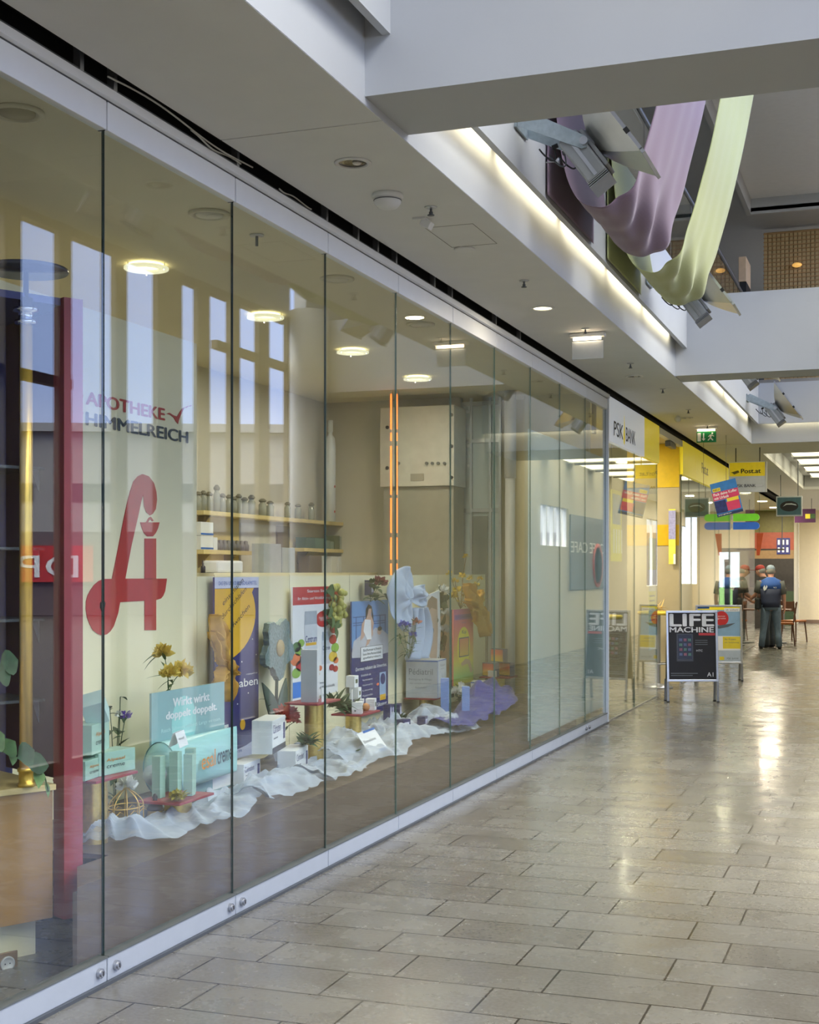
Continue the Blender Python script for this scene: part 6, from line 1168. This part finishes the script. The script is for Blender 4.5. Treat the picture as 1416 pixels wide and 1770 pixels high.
def person(x, y, rz, s, lean, headf, label, shirt, vest, vest2, trou, capm, cap, arms, legs):
    t = thing('person', label, 'person', (x, y, 0), rz); m0 = Matrix.Translation((x, y, 0)) @ Matrix.Rotation(rz, 4, 'Z') @ Matrix.Scale(s, 4)
    V = [(0, 0, .93)]; E_ = []; Rr = [(.15, .12)]
    def add(p, r, frm): V.append(p); Rr.append(r); E_.append((frm, len(V)-1)); return len(V)-1
    a = add((0, lean*.3, 1.08), (.14, .11), 0); ch = add((0, lean*.8, 1.27), (.165, .125), a); nk = add((0, lean*1.1, 1.42), (.075, .07), ch); nk2 = add((0, lean*1.3+headf*.3, 1.49), (.055, .055), nk); hd = add((0, lean*1.3+headf, 1.56), (.075, .09), nk2); add((0, lean*1.3+headf*1.2, 1.65), (.07, .085), hd)
    for sd in (-1, 1):
        sh = add((sd*.19, lean*1.0, 1.38), .062, ch); el_ = add(tuple(Vector((sd*.24, lean*.8, 1.10))+Vector(arms[sd][0])), .045, sh); wr = add(tuple(Vector((sd*.25, lean*.8+.04, .87))+Vector(arms[sd][1])), .030, el_)
        w0 = Vector(V[wr]); d = (w0-Vector(V[el_])).normalized(); sdv = Vector((0, 1, 0)); pm = add(tuple(w0+d*.06), (.034, .022), wr)
        for k in range(4):
            p0 = w0+d*.095+sdv*(k-1.5)*.021; f1 = add(tuple(p0), .0105, pm); f2 = add(tuple(p0+d*.035+Vector((-sd*.008, 0, 0))), .0095, f1); add(tuple(p0+d*(.06-.006*abs(k-1.3))+Vector((-sd*.024, 0, 0))), .008, f2)
        th = add(tuple(w0+d*.05+sdv*.04), .011, pm); add(tuple(w0+d*.085+sdv*.05), .009, th)
        hp = add((sd*.10, 0, .86), .09, 0); kn = add(tuple(Vector((sd*.11, .01, .48))+Vector(legs[sd][0])), .06, hp); an = add(tuple(Vector((sd*.12, -.02, .09))+Vector(legs[sd][1])), .042, kn); add(tuple(Vector((sd*.13, .11, .04))+Vector(legs[sd][1])), (.04, .03), an)
    skinmesh(V, E_, Rr, 'body', skin, t, m0, 2)
    hc = m0 @ Vector((0, lean*1.3+headf*1.1, 1.60)); hm_ = Matrix.Translation(hc) @ Matrix.Rotation(rz, 4, 'Z') @ Matrix.Rotation(-headf*3.2, 4, 'X')
    MB().ball((0, 0, 0), .1, sx=.80, sy=.98, sz=1.18, n=20, m=14, mat=hm_).build('head', skin, t)
    hd_o = MB().ball((0, 0, 0), .02, sx=.6, sy=1.1, sz=1.3, mat=hm_ @ Matrix.Translation((0, .098, -.01))).build('nose', skin, t)
    for sd in (-1, 1):
        MB().ball((0, 0, 0), .022, sx=.35, sy=.8, sz=1.3, mat=hm_ @ Matrix.Translation((sd*.083, -.005, -.01))).build('ear', skin, t); MB().ball((0, 0, 0), .011, mat=hm_ @ Matrix.Translation((sd*.032, .088, .012))).build('eye', M('eye_dark', (50, 40, 36), .3), t)
    MB().ball((0, 0, 0), .02, sx=1.2, sy=.4, sz=.3, mat=hm_ @ Matrix.Translation((0, .09, -.055))).build('mouth', M('lip', (160, 90, 84), .5), t)
    MB().ball((0, 0, 0), .1, sx=.84, sy=.98, sz=1.0, n=20, m=14, mat=hm_ @ Matrix.Translation((0, -.012, .004))).build('hair', M('grey_hair', (150, 146, 140), .7), t)
    cpm = hm_ @ Matrix.Rotation(.12, 4, 'X'); mb = MB(); mb.lathe([(.088, .02), (.092, .05), (.086, .085), (.06, .115), (.02, .128), (.001, .129)], (0, 0, 0), 24, cpm, 'Z', sx=.95, sy=1.12)
    cb_ = mb.build('cap', capm, t); MB().prism([(math.sin(k*PI/10-PI/2)*.078, .08+.085*math.cos(k*PI/10-PI/2)) for k in range(11)], cpm @ Matrix.Translation((0, 0, .028)), .006).build('brim', capm, cb_)
    def loft(secs, nm, m_, n=24):
        vs = []; fs = []
        for (cx, cy, cz, rx, ry) in secs: vs += [m0 @ Vector((cx+rx*math.cos(2*PI*k/n), cy+ry*math.sin(2*PI*k/n)*(1 if True else 0), cz)) for k in range(n)]
        for i in range(len(secs)-1): fs += [(i*n+k, i*n+(k+1) % n, (i+1)*n+(k+1) % n, (i+1)*n+k) for k in range(n)]
        return MB().add(vs, fs, True).build(nm, m_, t, solid=.012)
    tz = [(0, lean*.0, .86, .19, .15), (0, lean*.15, .98, .19, .15), (0, lean*.45, 1.12, .195, .15), (0, lean*.72, 1.24, .215, .155)]
    top = [(0, lean*.72, 1.24, .216, .156), (0, lean*.92, 1.34, .225, .15), (0, lean*1.0, 1.41, .19, .12), (0, lean*1.08, 1.455, .10, .085), (0, lean*1.1, 1.475, .075, .07)]
    v1 = loft(tz, 'vest', vest); v2 = loft(top, 'vest_yoke', vest2)
    loft([(0, 0, .80, .17, .13), (0, 0, .88, .185, .145), (0, lean*.1, .97, .18, .14), (0, lean*.2, 1.02, .17, .13)], 'trouser_waist', trou)
    for sd in (-1, 1):
        sh = Vector((sd*.185, lean*1.0, 1.385)); e_ = Vector((sd*.24, lean*.8, 1.10))+Vector(arms[sd][0]); md = sh.lerp(e_, .92)
        MB().tube([m0 @ sh, m0 @ sh.lerp(md, .4), m0 @ md], [.085*s, .078*s, .066*s], 16).build('sleeve', shirt, t)
        hp = Vector((sd*.095, 0, .90)); kn = Vector((sd*.11, .01, .48))+Vector(legs[sd][0]); an = Vector((sd*.12, -.015, .05))+Vector(legs[sd][1])
        MB().tube([m0 @ q for q in (hp, hp.lerp(kn, .35), kn, kn.lerp(an, .5), an)], [.108*s, .094*s, .072*s, .064*s, .062*s], 18).build('trouser_leg', trou, t)
        a2 = Vector((sd*.125, .05, .035))+Vector(legs[sd][1]); MB().ball((0, 0, 0), .06, sx=.8, sy=2.1, sz=.62, mat=m0 @ Matrix.Translation(a2)).build('shoe', M('shoe_dark', (44, 44, 50), .5), t)
    return t, m0, loft
z3 = (0, 0, 0); vn = M('vest_navy', (44, 50, 76), .7, var=.06); vb = M('vest_blue', (52, 92, 170), .7, var=.05); dn_ = M('denim', (104, 122, 142), .8, var=.12, scale=14); gs = M('shirt_grey', (104, 106, 104), .8, var=.05)
t, m0, loft = person(-2.42, 28.3, .12, .985, .06, .05, 'man in a blue and navy vest, grey cap and jeans seen from behind, head bent', gs, vn, vb, dn_, M('cap_pale', (150, 164, 180), .7), 1, {-1: ((-.0, .03, .02), (.0, .10, .03)), 1: ((.02, -.01, 0), (.02, .0, 0))}, {-1: ((-.03, 0, 0), (-.07, 0, 0)), 1: ((.02, .02, 0), (.05, 0, 0))})
bkf = m0 @ frame((-.16, -.105, 1.20), (1, 0, 0), (0, .05, 1)); em = M('emblem_white', (226, 228, 230), .5)
MB().prism([(.02, 0), (.06, .02), (.09, .08), (.07, .12), (.05, .06), (.03, .12), (.0, .06)], bkf @ Matrix.Translation((0, 0, .005)), .006).build('back_emblem', em, t); text('SERVICE', bkf @ Matrix.Translation((.13, .05, .006)), .14, .03, em, t)
dk2 = M('shirt_black', (48, 48, 56), .8)
person(-2.50, 28.85, 1.15, .99, .10, .07, 'man in a red cap and dark clothes looking down at the left', gs, dk2, dk2, M('trouser_greyblue', (74, 82, 92), .8, var=.1), M('cap_red', (170, 60, 56), .7), 1, {-1: ((0, .08, .02), (.06, .26, .10)), 1: ((0, .10, .02), (-.06, .28, .10))}, {-1: (z3, z3), 1: (z3, z3)})
bg_ = thing('shoulder_bag', 'black bag hanging beside the man in the red cap', 'bag', (-2.66, 28.2, .80)); MB().box(-2.72, -2.62, 28.10, 28.3, .80, 1.04, bev=.03).build('pouch', blackm, bg_); MB().tube([(-2.67, 28.13, 1.03), (-2.67, 28.2, 1.12), (-2.67, 28.27, 1.03)], .008, 6).build('handle', blackm, bg_)
